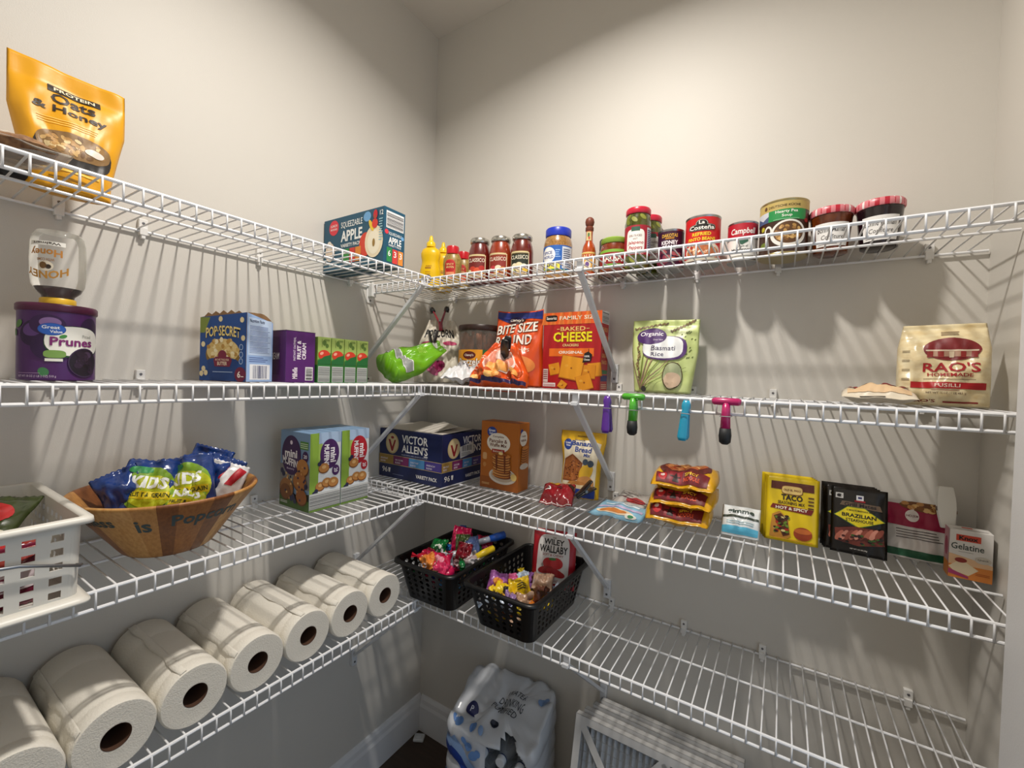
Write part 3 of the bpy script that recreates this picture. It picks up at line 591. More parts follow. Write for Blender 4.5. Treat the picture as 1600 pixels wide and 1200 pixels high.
p = pf(t, 'right'); p.text('INSTANT OATMEAL', .020, .058, .006, .062, 'e8d8ec', .01, rot=90).text('FRUIT &', .030, .062, .011, .05, 'f4ecf4', .03, rot=90).text('CREAM', .044, .062, .011, .044, 'f4ecf4', .03, rot=90).text('Millville', .018, .01, .014, .03, 'f2e6f2', .03, rot=90); p.obj('side_print', t); p = pf(t, 'right'); p.rect(.054, .006, .076, .042, 'eceaea').bars(.056, .008, .074, .04, 14, '2a2a2e', False, 2); p.obj('bar_code', t)
p = pf(t); p.rect(.01, .02, .12, .12, '4a1a5e').text('FRUIT & CREAM', .02, .06, .1, .018, 'f4ecf4', .02); p.obj('front_print', t)
prev = None
for i, y in enumerate((-.637, -.594, -.551, -.508)):
    nm = ('leftmost', 'second from left', 'third from left', 'rightmost')[i]
    if prev is None:
        t = carton('apple_snack_carton', 'slim green apple carton, leftmost of the four', 'carton', .135, y, ZB, .13, .0405, .128, '8aa84c', group='slim green apple cartons'); prev = t
        p = pf(t, 'right'); p.rect(.0, .0, .0405, .052, '2f7a3a').rect(.0, .084, .0405, .128, 'a4bc62').poly([(0, .052), (.0405, .052), (.0405, .082), (0, .064)], '3f8a3c').ell(.02, .078, .0185, .014, 'd23c28', 20).ell(.012, .082, .006, .004, 'f0a890', rot=.5).poly([(0, .052), (.0405, .052), (.0405, .08), (.02, .074), (0, .06)], '1f6a34').rect(.002, .002, .0385, .046, 'c9ccc8').bars(.003, .004, .0375, .044, 12, '7a7e7c', False, 6).rect(.012, .1, .013, .122, '4a5a2a').ell(.02, .112, .006, .008, '5a7a34').ell(.028, .104, .005, .006, '5a7a34').lines(.02, .118, .036, .124, 2, '5a7a34', .4); p.obj('side_print', t)
        p = pf(t); p.rect(.0, .0, .13, .05, '2f7a3a').ell(.065, .07, .03, .026, 'd23c28'); p.obj('front_print', t)
    else: dup(prev, 'slim green apple carton, ' + nm + ' of the four', (.135, y, ZB))
# ================================================================ SECOND SHELF, BACK WALL
CLIPB = mat('17171a', .3, coat=.5)
def clip(t, L=.1, w=.018, m=CLIPB, m2=None, name='jaw', op=.12):
    """spring clip lying along +z, jaws meet at z = 0"""
    for sgn in (-1, 1):
        g = G(); V = []; n = 8
        for i in range(n + 1):
            q = i / n; z = -.012 + q * L; ww = w / 2 * (.75 + .35 * math.sin(q * PI) + .12 * q); y = sgn * (.003 + max(0, q - .35) * L * op * 2); th = .004 * (1 - .3 * q)
            V += [(-ww, y - th, z), (ww, y - th, z), (ww * .8, y + th, z), (-ww * .8, y + th, z)]
        F = []
        for i in range(n):
            for j in range(4): F.append((i * 4 + j, i * 4 + (j + 1) % 4, i * 4 + 4 + (j + 1) % 4, i * 4 + 4 + j))
        F += [(3, 2, 1, 0), (n * 4, n * 4 + 1, n * 4 + 2, n * 4 + 3)]
        g.add(V, F); g.obj(name, m2 if (m2 and sgn > 0) else m, t, bev=.002, smooth=True)
    G().tube([(-w * .55, 0, L * .32), (w * .55, 0, L * .32)], .005, 10).obj('hinge', mat('8a8a8e', .3, .8), t, autos=True)
# green snack bag slumped against the popcorn bag
t = thing('green_snack_bag', 'bright green snack bag slumped on its side, clipped shut', 'bag')
axes(t, (.205, -.413, ZB), (.08, .97, .14), (.5, -.2, .8))
GRN = mat('6aa81a', .28, bump=.4, bs=42)
s = bag(t, .125, .205, .088, GRN, kind='gusset', seed=11, amp=.01, cr=.35, seal=.08, wf=lambda q: 1 - .4 * max(0, q - .5) / .5, fr=3, bend=lambda p_, s_, q: [p_[0], p_[1] - .075 * q ** 2, p_[2]])
p = Pr(s, .0036, .0007, .0003); p.rect(-.058, .026, .058, .058, '8c8f8c').rect(-.058, .054, .058, .057, 'e6e8e2').rect(-.058, .027, .058, .029, 'd6d8d2'); p.obj('silver_band_print', t); p = Pr(s, .0036, .0007, .0003); p.lines(-.03, .11, .02, .145, 6, 'b8e060', .25, .3).ell(-.048, .085, .008, .016, 'e0b020'); p.obj('front_print', t); p = Pr(s, .0036, .0007, .0003); p.ell(-.01, .186, .02, .009, 'd6dcd0'); p.obj('top_spot_print', t); settle(t, ZB)
t = thing('bag_clip', 'black bag clip pinching the green snack bag', 'clip', (.232, -.235, ZB + .118), (math.radians(4), math.radians(14), -.4)); clip(t, .085, .02)
# white popcorn bag standing in the corner
t = thing('popcorn_bag', 'cream white popcorn bag standing upright in the shelf corner', 'bag', (.165, -.112, ZB + .001), (math.radians(-3), 0, math.radians(38)))
CRM = mat('d9d1c0', .4, bump=.4, bs=42)
s = bag(t, .2, .245, .1, CRM, kind='gusset', seed=14, amp=.016, cr=.7, seal=.1, wf=lambda q: 1 - .5 * max(0, q - .45) / .55, fr=5)
p = Pr(s, .0036, .0007, .0003); p.text('POPCORN', -.085, .172, .15, .034, '1c1a1a', .03).ell(-.06, .15, .03, .008, 'c04a70').ell(.04, .15, .03, .008, 'c04a70').lines(-.05, .12, .04, .14, 3, '9a948a', .3, .4); p.obj('front_print', t); p = Pr(s, .0036, .0007, .0003); p.ell(-.01, .06, .03, .022, '8a1f50', rot=.6).ell(-.03, .045, .03, .012, 'c86a92', rot=-.6); p.obj('printed_spot', t)
t = thing('bag_clip', 'red and black bag clip standing on top of the popcorn bag', 'clip', (.166, -.118, ZB + .215), (.1, math.radians(3), -1.0)); clip(t, .085, .021, mat('8c1226', .3, coat=.5), None, op=.22)
for sgn in (-1, 1):
    g = G(); g.tube([(0, sgn * .0245, .058), (0, sgn * .029, .071), (0, sgn * .031, .079)], [.010, .0105, .0065], 10); g.v = [(x, y, z) for x, y, z in g.v]; g.obj('black_tip', CLIPB, t, smooth=True)
# pretzel tub
t = thing('pretzel_tub', 'big clear tub of pretzel rods with dark lid', 'tub', (.334, -.088, ZB), .38)
G().lathe([(.072, 0), (.078, .004), (.0785, .02), (.0785, .198), (.076, .203)], 48, capt=False).obj('clear_tub', glassy('e8ddd0', .08, .05, 'tub_plastic'), t, autos=True)
G().lathe([(.0795, .196), (.081, .198), (.081, .213), (.079, .216), (0, .2155)], 48).obj('lid', mat('2c1710', .4), t, autos=True)
R = random.Random(9); g = G()
for i in range(64):
    a = R.uniform(0, 2 * PI) if i > 34 else -1.4 + i * .083; rr = .068 if i <= 34 else R.uniform(.01, .055); dx = R.uniform(-.012, .012)
    x, y = rr * math.sin(a), -rr * math.cos(a); a2 = a + R.uniform(-.22, .22)
    g.tube([(x, y, .006), (rr * .99 * math.sin(a2), -rr * .99 * math.cos(a2), R.uniform(.172, .192))], .0062, 7)
o = g.obj('pretzel_rods', mat('9a5428', .5, var=.5, vs=60, h2='54260e', bump=.3, bs=150), t, smooth=True)
p = Pr(cyl([(.0785, 0), (.0785, .2)]), .01); p.rect(-.088, .02, .03, .126, 'e59a1c').rect(.03, .02, .12, .126, '2e6a38').rect(-.13, .02, -.088, .126, '2e6a38').ell(-.02, .106, .026, .014, '5c1510').text('Clancy\'s', -.038, .1, .036, .011, 'f4e8d8', .02).text('Pretzels', -.068, .070, .092, .026, '4a2410', .06).text('Pretzels', -.068, .071, .092, .024, 'f6f0e6', .015).lines(.036, .03, .084, .118, 10, 'b8d4b0', .35, .4).ell(-.03, .04, .04, .012, 'c87a18'); p.obj('printed_label', t)
# white crumpled bag
t = thing('white_bag', 'small crumpled white bag lying in front of the pretzel tub', 'bag', (.41, -.278, ZB + .03), (math.radians(-76), 0, math.radians(25)))
s = bag(t, .155, .13, .046, mat('d6d7d9', .35, bump=.35, bs=40), kind='pillow', seed=17, amp=.014, cr=.9, seal=.07, fr=5.5, wf=lambda q: .8 + .2 * (1 - q))
p = Pr(s, .0036, .0007, .0003); p.text('BL 2/24', -.035, .06, .045, .018, '6a6a6c', .0); p.obj('front_print', t); settle(t, ZB)
# orange chips bags
ORG = mat('d9501a', .3, bump=.4, bs=42)
t = thing('chips_bag', 'orange bite size round chips bag leaning upright by the crackers', 'bag', (.508, -.108, ZB + .001), (math.radians(-5), 0, .08))
s = bag(t, .2, .262, .08, ORG, kind='gusset', seed=21, amp=.008, cr=.3, seal=.09, wf=lambda q: 1 - .12 * q, top=lambda s_: .006 * s_ * s_)
p = Pr(s, .0036, .0007, .0003); p.poly([(-.098, .236), (-.05, .222), (0, .232), (.05, .236), (.098, .228), (.098, .258), (-.098, .258)], '1c2c78'); p.obj('top_band_print', t); p = Pr(s, .0036, .0007, .0003); p.ell(-.012, .228, .04, .014, '3a1a1a').text('Clancy\'s', -.04, .222, .06, .013, 'f2e8d8', .02)
for st in ('4a2016', 'f0e6d8'):
    b = .05 if st[0] == '4' else .02
    p.text('BITE SIZE', -.086, .182, .168, .034, st, b, warp=lambda u, v: (u, v + u * .08)).text('ROUND', -.084, .138, .15, .036, st, b, warp=lambda u, v: (u, v + u * .06))
p.text('POTATO CHIPS', -.08, .116, .14, .012, 'f0d8c0', .01).ell(.03, .07, .05, .03, 'e88a3a').ell(-.04, .05, .04, .026, 'e8a050'); p.obj('front_print', t)
t = thing('folded_chips_bag', 'second orange chips bag folded over in front, clipped shut', 'bag', (.535, -.262, ZB + .001), (math.radians(-24), 0, .2))
s = bag(t, .2, .155, .095, mat('e0561c', .3, bump=.4, bs=42), kind='gusset', seed=24, amp=.014, cr=.6, seal=.1, wf=lambda q: 1 - .62 * max(0, q - .25) / .75, fr=4.5)
p = Pr(s, .0036, .0007, .0003); p.ell(.01, .075, .058, .045, 'f0d8cc', 28, 2.6).ell(.01, .075, .053, .041, 'd88a72', 28, 2.6).ell(.006, .05, .04, .018, 'e8a85a').ell(.02, .09, .03, .02, 'e6c4b8').lines(-.09, .045, -.06, .1, 6, 'f6c8a8', .3, .4)
for i in range(12): p.ell(R.uniform(-.08, .08), R.uniform(.016, .036), .014, .008, R.choice(['e8a050', 'c8602a', 'f0b868', 'b84a1a']), 12, rot=R.uniform(-1, 1)).lay -= 1
p.obj('front_print', t); p = Pr(s, .0036, .0007, .0003); p.rect(-.096, .0, .096, .012, '2a1c4a'); p.obj('bottom_band_print', t)
t = thing('bag_clip', 'black bag clip on the folded orange chips bag', 'clip', (.553, -.252, ZB + .095), (math.radians(28), math.radians(14), .3)); clip(t, .078, .026)
# cheese crackers
t = carton('cracker_box', 'tall red and orange baked cheese crackers box', 'box', (.6135 + .8155) / 2, -.083, ZB, .202, .062, .247, 'b01a20')
w = .187; p = Pr(lambda u, v, o: (u * .202 / .187 - .101, -.031 - o, v * .247 / .242)); p.rect(0, .204, w, .242, 'e05a1c')
for i in range(7): p.poly([(i * .028, .242), (i * .028 + .01, .242), (i * .028 + .014, .204), (i * .028 - .006, .204)], 'ea7a30').lay -= 1
p.lay += 1; p.ell(.027, .224, .02, .010, '1c1210', 20, 4).text('Savoritz', .01, .22, .034, .009, 'f2e8dc', .02).text('FAMILY SIZE', .054, .218, .12, .012, 'f4e2c8', .02).text('BAKED', .058, .183, .08, .013, 'f0c878', .015).rect(.046, .188, .055, .190, 'f0c878').rect(.141, .188, .15, .19, 'f0c878').text('CHEESE', .035, .148, .124, .032, '5a0c10', .06).text('CHEESE', .035, .1485, .124, .031, 'f6e21e', .03).text('CRACKERS', .066, .134, .052, .008, 'f0d890', .02).rect(.022, .103, .166, .128, 'ea701c').text('ORIGINAL', .054, .111, .078, .009, 'f8ecd8', .03)
def crk(a, b, s_, r, c='e0921c'):
    pts = [(a + s_ * math.cos(r + k * PI / 2), b + s_ * math.sin(r + k * PI / 2)) for k in range(4)]; p.poly(pts, 'b8640f').poly([(a + (x - a) * .94, b + .001 + (y - b) * .94) for x, y in pts], c).ell(a, b, .003, .003, '9a5410', 10); p.ell(a - s_ * .3, b + s_ * .15, .006, .004, 'eaa838', 10)
crk(.042, .062, .026, 1.0); crk(.17, .062, .03, .9); crk(.152, .055, .03, .75, 'd98a18'); crk(.098, .066, .052, .62, 'e69c22'); crk(.14, .022, .034, 1.1); crk(.07, .012, .018, .2)
p.poly([(.132, .083), (.158, .088), (.162, .108), (.15, .118), (.138, .112)], '1a1416').text('100%', .138, .1, .016, .006, 'f4f0ea', .02).text('Cheese', .137, .09, .018, .006, 'f4f0ea', .02).rect(.15, .117, .152, .126, '1a1416').rect(.004, .02, .02, .062, 'd8c8c0').lines(.005, .03, .019, .06, 5, '7a2020', .4).rect(.004, .006, .046, .018, 'f0ece8').lines(.006, .008, .044, .016, 2, 'b01a20', .4); p.obj('front_print', t)
p = Pr(lambda u, v, o: (.101 + o, u * .062 / .064 - .031, v * .247 / .242)); p.rect(0, .204, .064, .242, 'd8d4d0').bars(.004, .207, .06, .239, 8, '4a4440', False, 3)
for i, v in enumerate((.18, .155, .125, .1, .08)): p.text(('CHEESE', 'BAKED', 'REAL', 'GREAT', 'SNACK')[i], .008, v, .046, .012, 'e8b070', .01).lay -= 1
p.rect(.004, .05, .06, .062, '2f6a3a').rect(.004, .028, .06, .046, '2c2c6a').lines(.008, .006, .056, .022, 3, 'e8c8a0', .35); p.obj('side_print', t)
# basmati rice
t = thing('rice_pouch', 'pale green organic basmati rice pouch leaning on the back wall', 'pouch', (.992, -.078, ZB + .001), (math.radians(-7), 0, .03))
s = bag(t, .188, .217, .062, mat('d6e29c', .35, var=.15, vs=25, h2='bccc78', bump=.35, bs=40), kind='gusset', seed=31, amp=.006, cr=.22, seal=.09, wf=lambda q: .84 + .16 * min(1, q / .55))
p = Pr(s, .0036, .0007, .0003)
for i in range(9): p.poly([(-.07, .006), (-.066, .006), (-.09 + i * .02, .075 + .03 * math.sin(i * .5) + .02), (-.093 + i * .02, .075 + .03 * math.sin(i * .5) + .02)], ['8a6a60', 'a8886c', '7a8a3a'][i % 3]).lay -= 1
for k in range(3):
    for i in range(16):
        a, b = [(-.068 + .004 * math.sin(i), .04 + i * .0085), (-.085 + i * .006, .19 + .001 * i), (.02 + i * .004, .18 + i * .0022)][k]; p.ell(a, b, .0055, .0028, ['6a5a44', '7a6a3a', '8a7250'][i % 3], 8, rot=.8 if i % 2 else 2.2).lay -= 1
for i in range(26): p.ell(R.uniform(.045, .085), R.uniform(.1, .185), .0032, .0014, '5c6a2c', 6, rot=.9).lay -= 1
p.lay += 2; p.ell(.004, .128, .060, .037, '4a2468', 30, 3, -.03).ell(.0, .13, .055, .034, 'e6e8e8', 30, 3, -.03).ell(-.034, .163, .042, .025, '4a2468', 30).text('Organic', -.066, .160, .064, .017, 'f2eef4', .015).text('Great Value', -.028, .15, .026, .005, 'd8c8e0', .01).text('Basmati', -.030, .119, .064, .015, '4a4460', .01).text('Rice', -.030, .102, .034, .012, '4a4460', .01)
p.ell(.034, .046, .029, .039, '4a3a1c', 26).ell(.034, .046, .026, .036, 'a8b088', 26).ell(.034, .034, .024, .022, 'd8bca0', 26); p.ell(-.052, .008, .009, .008, '3a3a34'); p.obj('front_print', t)
# clips hanging on the shelf lip
def pin(label, x, hx, dx=0):
    t = thing('hanging_clip', label, 'clip', (x, -.338, ZB - .099), (0, math.radians(dx), 0), 'clips hanging on the shelf lip')
    m = mat(hx, .25, coat=.6)
    for y, nm in ((-.006, 'front_arm'), (.019, 'back_arm')):
        g = G(); R_ = []
        for i in range(13):
            q = i / 12; z = q * .092 if y < 0 else q * .09; ww = .0115 - .004 * q if q < .72 else .0062 + .0035 * math.sin((q - .72) / .28 * PI); ww *= (min(1, (q + .06) / .12)) ** .5 if q < .1 else 1
            yy = y + (.004 if y < 0 else -.016) * q
            R_.append([(ww * math.cos(a), yy + .0042 * math.sin(a) * (1 if q < .98 else .5), z) for a in [2 * PI * k / 14 for k in range(14)]])
        g.grid(R_, 0, wrap=True); g.f += [tuple(range(14))[::-1], tuple(range(12 * 14, 13 * 14))]; g.m += [0, 0]; g.obj(nm, m, t, smooth=True)
    G().tube([(-.0095, -.010, .062), (.0095, -.010, .062), (.0095, .012, .062), (-.0095, .012, .062)], .0011, 6, closed=True).obj('wire_spring', mat('b8bac0', .25, .9), t)
    return t
def tee(label, x, hx, s=1):
    t = thing('hanging_clip', label, 'clip', (x, -.341, ZB - .099), 0, 'clips hanging on the shelf lip'); m = mat(hx, .3, coat=.5)
    G().tube([(-.027 * s, -.001, .093), (-.022 * s, -.001, .0935), (.022 * s, -.001, .0935), (.027 * s, -.001, .093)], [.0055, .0082, .0082, .0055], 14).obj('grip_bar', m, t, smooth=True)
    G().tube([(0, -.002, .09), (0, -.004, .07), (0, -.004, .034)], [.0078, .0088, .0105], 14).obj('stem', m, t, smooth=True)
    G().tube([(0, -.004, .036), (0, -.004, .02), (0, -.003, .006), (0, -.003, .001)], [.0112, .0128, .0115, .006], 14).obj('black_tip', mat('17181a', .6), t, smooth=True)
    G().tube([(0, .013, .09), (0, .015, .06), (0, .006, .012)], [.006, .0075, .008], 12).obj('back_arm', m, t, smooth=True)
    G().tube([(-.0105, -.014, .062), (.0105, -.014, .062), (.0105, .018, .062), (-.0105, .018, .062)], .0011, 6, closed=True).obj('wire_spring', mat('b8bac0', .25, .9), t)
pin('translucent purple clip hanging from the shelf lip', .921, '5a2494'); tee('green T-shaped clip with black tip on the shelf lip', .988, '4aa82a')
pin('sky blue clip hanging from the shelf lip', 1.102, '1f9cc0', 4); tee('magenta T-shaped clip with black tip on the shelf lip', 1.19, 'b41860', 1.05)
# flat pasta packet and the fusilli bag
t = thing('flat_pasta_bag', 'small flat red and cream packet lying by the fusilli', 'packet', (1.455, -.262, ZB + .019), (math.radians(-84), 0, -.1))
s = bag(t, .12, .13, .036, mat('d8cdb8', .35, bump=.35, bs=40), kind='pillow', seed=41, amp=.004, cr=.5, seal=.1)
p = Pr(s, .0036, .0007, .0003); p.rect(-.05, .02, .05, .05, 'd8b890').ell(-.03, .075, .02, .02, 'a01c24').ell(.02, .082, .028, .022, '8c1a20').rect(-.03, .0, .01, .012, '1c1614').rect(-.055, .1, .05, .108, 'f0ebe2'); p.obj('front_print', t); settle(t, ZB)
t = thing('fusilli_bag', 'plump clear fusilli pasta bag with red lettering', 'bag', (1.573, -.13, ZB + .001), (math.radians(-3), 0, -.16))
s = bag(t, .142, .172, .1, mat('d8c08c', .28, var=.45, vs=38, h2='efe4c0', bump=.5, bs=55, stretch=(1, 1, 2)), kind='gusset', seed=44, amp=.004, cr=.22, seal=.07, pw=.32, wf=lambda q: 1 - .12 * max(0, q - .7) / .3)
p = Pr(s, .0036, .0007, .0003); p.ell(.012, .116, .042, .024, '7a1a1e', 30).rect(-.024, .1, .048, .112, 'b08a74').rect(-.026, .112, .05, .1145, 'e0d0b8')
for a in (-.02, -.004, .012, .028, .044): p.rect(a - .004, .098, a + .004, .111, '8c2420' if a != .012 else 'd8c4a8')
p.text('RAO\'S', -.03, .068, .082, .02, 'a3161e', .02).text('HOMEMADE', -.022, .059, .064, .007, 'a3161e', .015).lines(-.028, .053, .046, .0555, 1, '6a4a30', .4).rect(-.048, .034, .06, .047, 'b0161e').text('FUSILLI', -.012, .037, .036, .007, 'f0d8c8', .01).rect(-.016, .0305, .024, .0315, '8a1a20').text('NET WT 16 OZ (1 LB) 453 g', -.024, .022, .056, .005, '5a3a28', .01).text('RAO\'S', -.05, .006, .04, .006, '7a1a1e', .02).rect(.0, .006, .05, .009, '8a1a20').lines(-.004, .146, .028, .156, 3, '7a5a3a', .35, .2)
for k in range(5): p.lines(-.062, .03 + k * .02, -.05, .036 + k * .02, 2, '4a3420', .3)
p.obj('front_print', t)
# ================================================================ THIRD SHELF, LEFT WALL
# white open basket with a wire handle
def basket(t, w, d, h, m, holes, rim=.012, taper=.9, foot=0, rc=.03, hole='rect', th=.0024, rows=5, z0=.0):
    """open basket, footprint w x d (rim), real holes in its walls"""
    def ring(q, off=0, n=6):
        s_ = taper + (1 - taper) * q; a = w / 2 * s_ + off; b = d / 2 * s_ + off; r = rc; P_ = []
        for cx, cy, a0 in ((a - r, -b + r, -PI / 2), (a - r, b - r, 0), (-a + r, b - r, PI / 2), (-a + r, -b + r, PI)):
            for k in range(n + 1): P_.append((cx + r * math.cos(a0 + k * PI / 2 / n), cy + r * math.sin(a0 + k * PI / 2 / n)))
        return P_
    def cell(p00, p10, p01, p11, fx, fy, n):
        """wall cell with a hole: returns verts, faces"""
        L = lambda u, v: p00.lerp(p10, u).lerp(p01.lerp(p11, u), v)
        if hole == 'rect': inn = [(.5 - fx, .5 - fy), (.5 + fx, .5 - fy), (.5 + fx, .5 + fy), (.5 - fx, .5 + fy)]; out = [(0, 0), (1, 0), (1, 1), (0, 1)]
        else:
            k = 12; inn = [(.5 + fx * math.cos(2 * PI * (i + .5) / k - 3 * PI / 4), .5 + fy * math.sin(2 * PI * (i + .5) / k - 3 * PI / 4)) for i in range(k)]
            out = []
            for i in range(k):
                c, s_ = inn[i][0] - .5, inn[i][1] - .5; c /= fx; s_ /= fy; mm = max(abs(c), abs(s_)); out.append((.5 + .5 * c / mm, .5 + .5 * s_ / mm))
        k = len(inn); V = [L(*o) for o in out] + [L(*i) for i in inn]
        F = [(i, (i + 1) % k, k + (i + 1) % k, k + i) for i in range(k)]
        if hole != 'rect':
            for cu, cv in ((0, 0), (1, 0), (1, 1), (0, 1)):
                V.append(L(cu, cv)); ii = sorted(range(k), key=lambda i: (out[i][0] - cu) ** 2 + (out[i][1] - cv) ** 2)[:2]; F.append((ii[0], len(V) - 1, ii[1]))
        return V, F
    g = G(); A = ring(0); B = ring(1); n = len(A); zb, zt = z0 + .011, h - .014
    at = lambda i, z: Vector((A[i][0] + (B[i][0] - A[i][0]) * z / h, A[i][1] + (B[i][1] - A[i][1]) * z / h, z))
    for i in range(n):
        j = (i + 1) % n; L0 = (at(j, 0) - at(i, 0)).length
        g.add([at(i, z0), at(j, z0), at(j, zb), at(i, zb)], [(0, 1, 2, 3)]); g.add([at(i, zt), at(j, zt), at(j, h), at(i, h)], [(0, 1, 2, 3)])
        if L0 < .05: g.add([at(i, zb), at(j, zb), at(j, zt), at(i, zt)], [(0, 1, 2, 3)]); continue
        nc = max(1, int(round(L0 / holes[0])))
        for c in range(nc):
            for r in range(rows):
                za = zb + (zt - zb) * r / rows; zc = zb + (zt - zb) * (r + 1) / rows
                V, F = cell(at(i, za).lerp(at(j, za), c / nc), at(i, za).lerp(at(j, za), (c + 1) / nc), at(i, zc).lerp(at(j, zc), c / nc), at(i, zc).lerp(at(j, zc), (c + 1) / nc), holes[1], holes[2], 0); g.add(V, F)
    g.obj('pierced_walls', m, t, solid=th, merge=True)
    G().add([(x, y, z0 + .001) for x, y in ring(0)], [tuple(range(n))]).obj('bottom', m, t, solid=th)
    g = G(); R_ = [[(x, y, h - .006) for x, y in ring(1, .0)], [(x, y, h) for x, y in ring(1, .0)], [(x, y, h + .002) for x, y in ring(1, rim * .4)], [(x, y, h) for x, y in ring(1, rim)], [(x, y, h - .008) for x, y in ring(1, rim + .001)]]
    g.grid(R_, 0, wrap=True); g.obj('rim', m, t, solid=th, smooth=True)
    if foot:
        g = G(); R_ = [[(x, y, z0 + .012) for x, y in ring(0, .001)], [(x, y, z0 + .004) for x, y in ring(0, foot)], [(x, y, z0) for x, y in ring(0, foot)]]; g.grid(R_, 0, wrap=True); g.obj('foot_flange', m, t, solid=th, smooth=True)
WP = mat('d9d6cd', .4, sub=.0)
t = thing('white_basket', 'white plastic basket with square holes and a wire handle', 'basket', (.178, -1.278, ZC + .002))
basket(t, .335, .237, .138, WP, (.0275, .24, .25), rim=.012, taper=.97, foot=.014, rc=.012, rows=5)
G().tube([(.162, .112, .062), (.168, .118, .062), (.172, .116, .062), (.176, .05, .085), (.178, -.02, .094), (.176, -.1, .075), (.168, -.118, .062)], .0025, 8).obj('wire_handle', mat('8a8d92', .3, .9), t, smooth=True)
# things inside the white basket
def snack(name, label, hexc, w, h, th, loc, rot, seed, group, decor=None, cat='packet', kind='pillow', amp=.006, cr=.45, seal=.1, hb=None, rest=None, up=None, front=None):
    t = thing(name, label, cat, loc, rot or (0, 0, 0), group)
    if up: axes(t, loc, up, front)
    s = bag(t, w, h, th, mat(hexc, .25, coat=.3, bump=.4, bs=42), 'wrapper', kind=kind, seed=seed, amp=amp, cr=cr, seal=seal, nu=18, nv=22, crimp=.0012 if kind == 'pillow' else 0)
    if decor: p = Pr(s, .0036, .0007, .0003); decor(p, w, h); p.obj('printed_label', t)
    if rest is not None: settle(t, rest)
    return t
gb = 'packets inside the white basket'
def dec_green(p, w, h): p.ell(0, h * .55, w * .36, h * .22, 'b02020').rect(-w * .4, h * .2, w * .4, h * .3, 'd8d0b8')
def dec_pink(p, w, h): p.rect(-w * .42, h * .3, w * .42, h * .62, 'e8d8dc').lines(-w * .36, h * .34, w * .3, h * .58, 4, '7a2040', .4, .3)
snack('snack_packet', 'olive green packet on top in the white basket', '36401c', .1, .13, .03, (.18, -1.27, ZC + .075), (math.radians(-62), 0, .9), 51, gb, dec_green)
snack('snack_packet', 'red tipped dark packet on top in the white basket', '8a2a20', .09, .11, .03, (.235, -1.275, ZC + .06), (math.radians(-70), .2, -.5), 52, gb, dec_green)
for i, (x, y, wh) in enumerate(((.292, -1.232, 'front right'), (.292, -1.32, 'front left'), (.20, -1.25, 'inner right'), (.22, -1.34, 'inner left'))):
    snack('snack_packet', 'maroon packet standing at the ' + wh + ' of the white basket', '7a1f3c', .075, .095, .024, (x, y, ZC + .006), (0, 0, PI / 2 + .04 * i), 53 + i, 'maroon packets in the white basket', dec_pink)
# wooden bowl made of staves
t = thing('wooden_bowl', 'large wooden popcorn bowl with blue lettering, full of snack bags', 'bowl', (.173, -.982, ZC + .001), 1.42)
prof = [(.074, 0), (.08, .004), (.088, .015), (.124, .066), (.162, .118), (.1645, .123), (.1625, .127), (.158, .126), (.153, .12), (.114, .066), (.08, .021), (.06, .012)]
WOODS = [mat(a, .42, var=1, vs=14, h2=b, stretch=(14, 14, 1.5), bump=.06, bs=90) for a, b in (('b67c40', '96602e'), ('98602e', '784622'), ('cfa062', 'b07c40'), ('845026', '66381a'), ('be8a4c', 'a06c34'), ('a56c36', '845026'))]
R = random.Random(12); a = 0; ks = []
while a < 2 * PI - .02:
    b = min(2 * PI, a + R.uniform(.18, .34)); b = 2 * PI if 2 * PI - b < .1 else b
    m = WOODS[R.randrange(6)] if not ks or R.random() < .9 else ks[-1]; ks.append(m)
    G().lathe(prof, max(3, int((b - a) / .07)), a0=a, a1=b).obj('stave', m, t, smooth=True); a = b
G().lathe([(0, .0125), (.0625, .0125)], 40, capb=False, capt=False).obj('bowl_floor', WOODS[1], t); G().lathe([(0, .0), (.0752, .0003)], 40, capb=False, capt=False).obj('bowl_foot', WOODS[3], t)
s0 = cyl(prof[:6], .135); INK = mat('33464a', .55); 
for wd, u0, v0, ww, hh in (('Happiness', -.235, .076, .128, .028), ('is', -.076, .068, .024, .028), ('Popcorn', -.022, .068, .122, .034)): Pr(s0, .006).text(wd, u0, v0, ww, hh, INK, .025).obj('lettered_word', t, 'dark teal painted word on the bowl')
gk = 'blue and green kids snack bags in the bowl'
def dec_kids(p, w, h):
    p.ell(0, h * .5, w * .44, h * .36, '7aa02a').ell(w * .05, h * .46, w * .4, h * .26, 'b4bc1e').text('KIDS', -w * .3, h * .5, w * .6, h * .2, 'eef2f0', .04).rect(-w * .34, h * .34, w * .4, h * .46, 'd8c41c').text('FRUIT & GRAIN', -w * .32, h * .37, w * .7, h * .07, '2a3a1c', .02).ell(-w * .2, h * .8, w * .2, h * .06, '2f8a4a')
BZ = ZC
bl = [((.168, -1.03, BZ + .06), (math.radians(-24), .12, 1.0), .1, .132), ((.20, -.955, BZ + .06), (math.radians(-20), -.15, .95), .1, .135), ((.12, -.92, BZ + .05), (math.radians(-12), .25, .7), .095, .15), ((.215, -.985, BZ + .058), (math.radians(-40), .3, 1.1), .08, .1), ((.15, -1.03, BZ + .075), (math.radians(-12), -.45, 1.2), .08, .1), ((.17, -.915, BZ + .06), (math.radians(-14), .35, .8), .08, .125)]
nm = ('blue and green kids snack bag, frontmost in the wooden bowl', 'kids snack bag standing in the middle of the wooden bowl', 'blue kids snack bag with pointed corner at the back of the bowl', 'crumpled blue snack bag at the front rim of the bowl', 'navy snack bag leaning out at the left of the bowl', 'blue snack bag leaning right in the bowl')
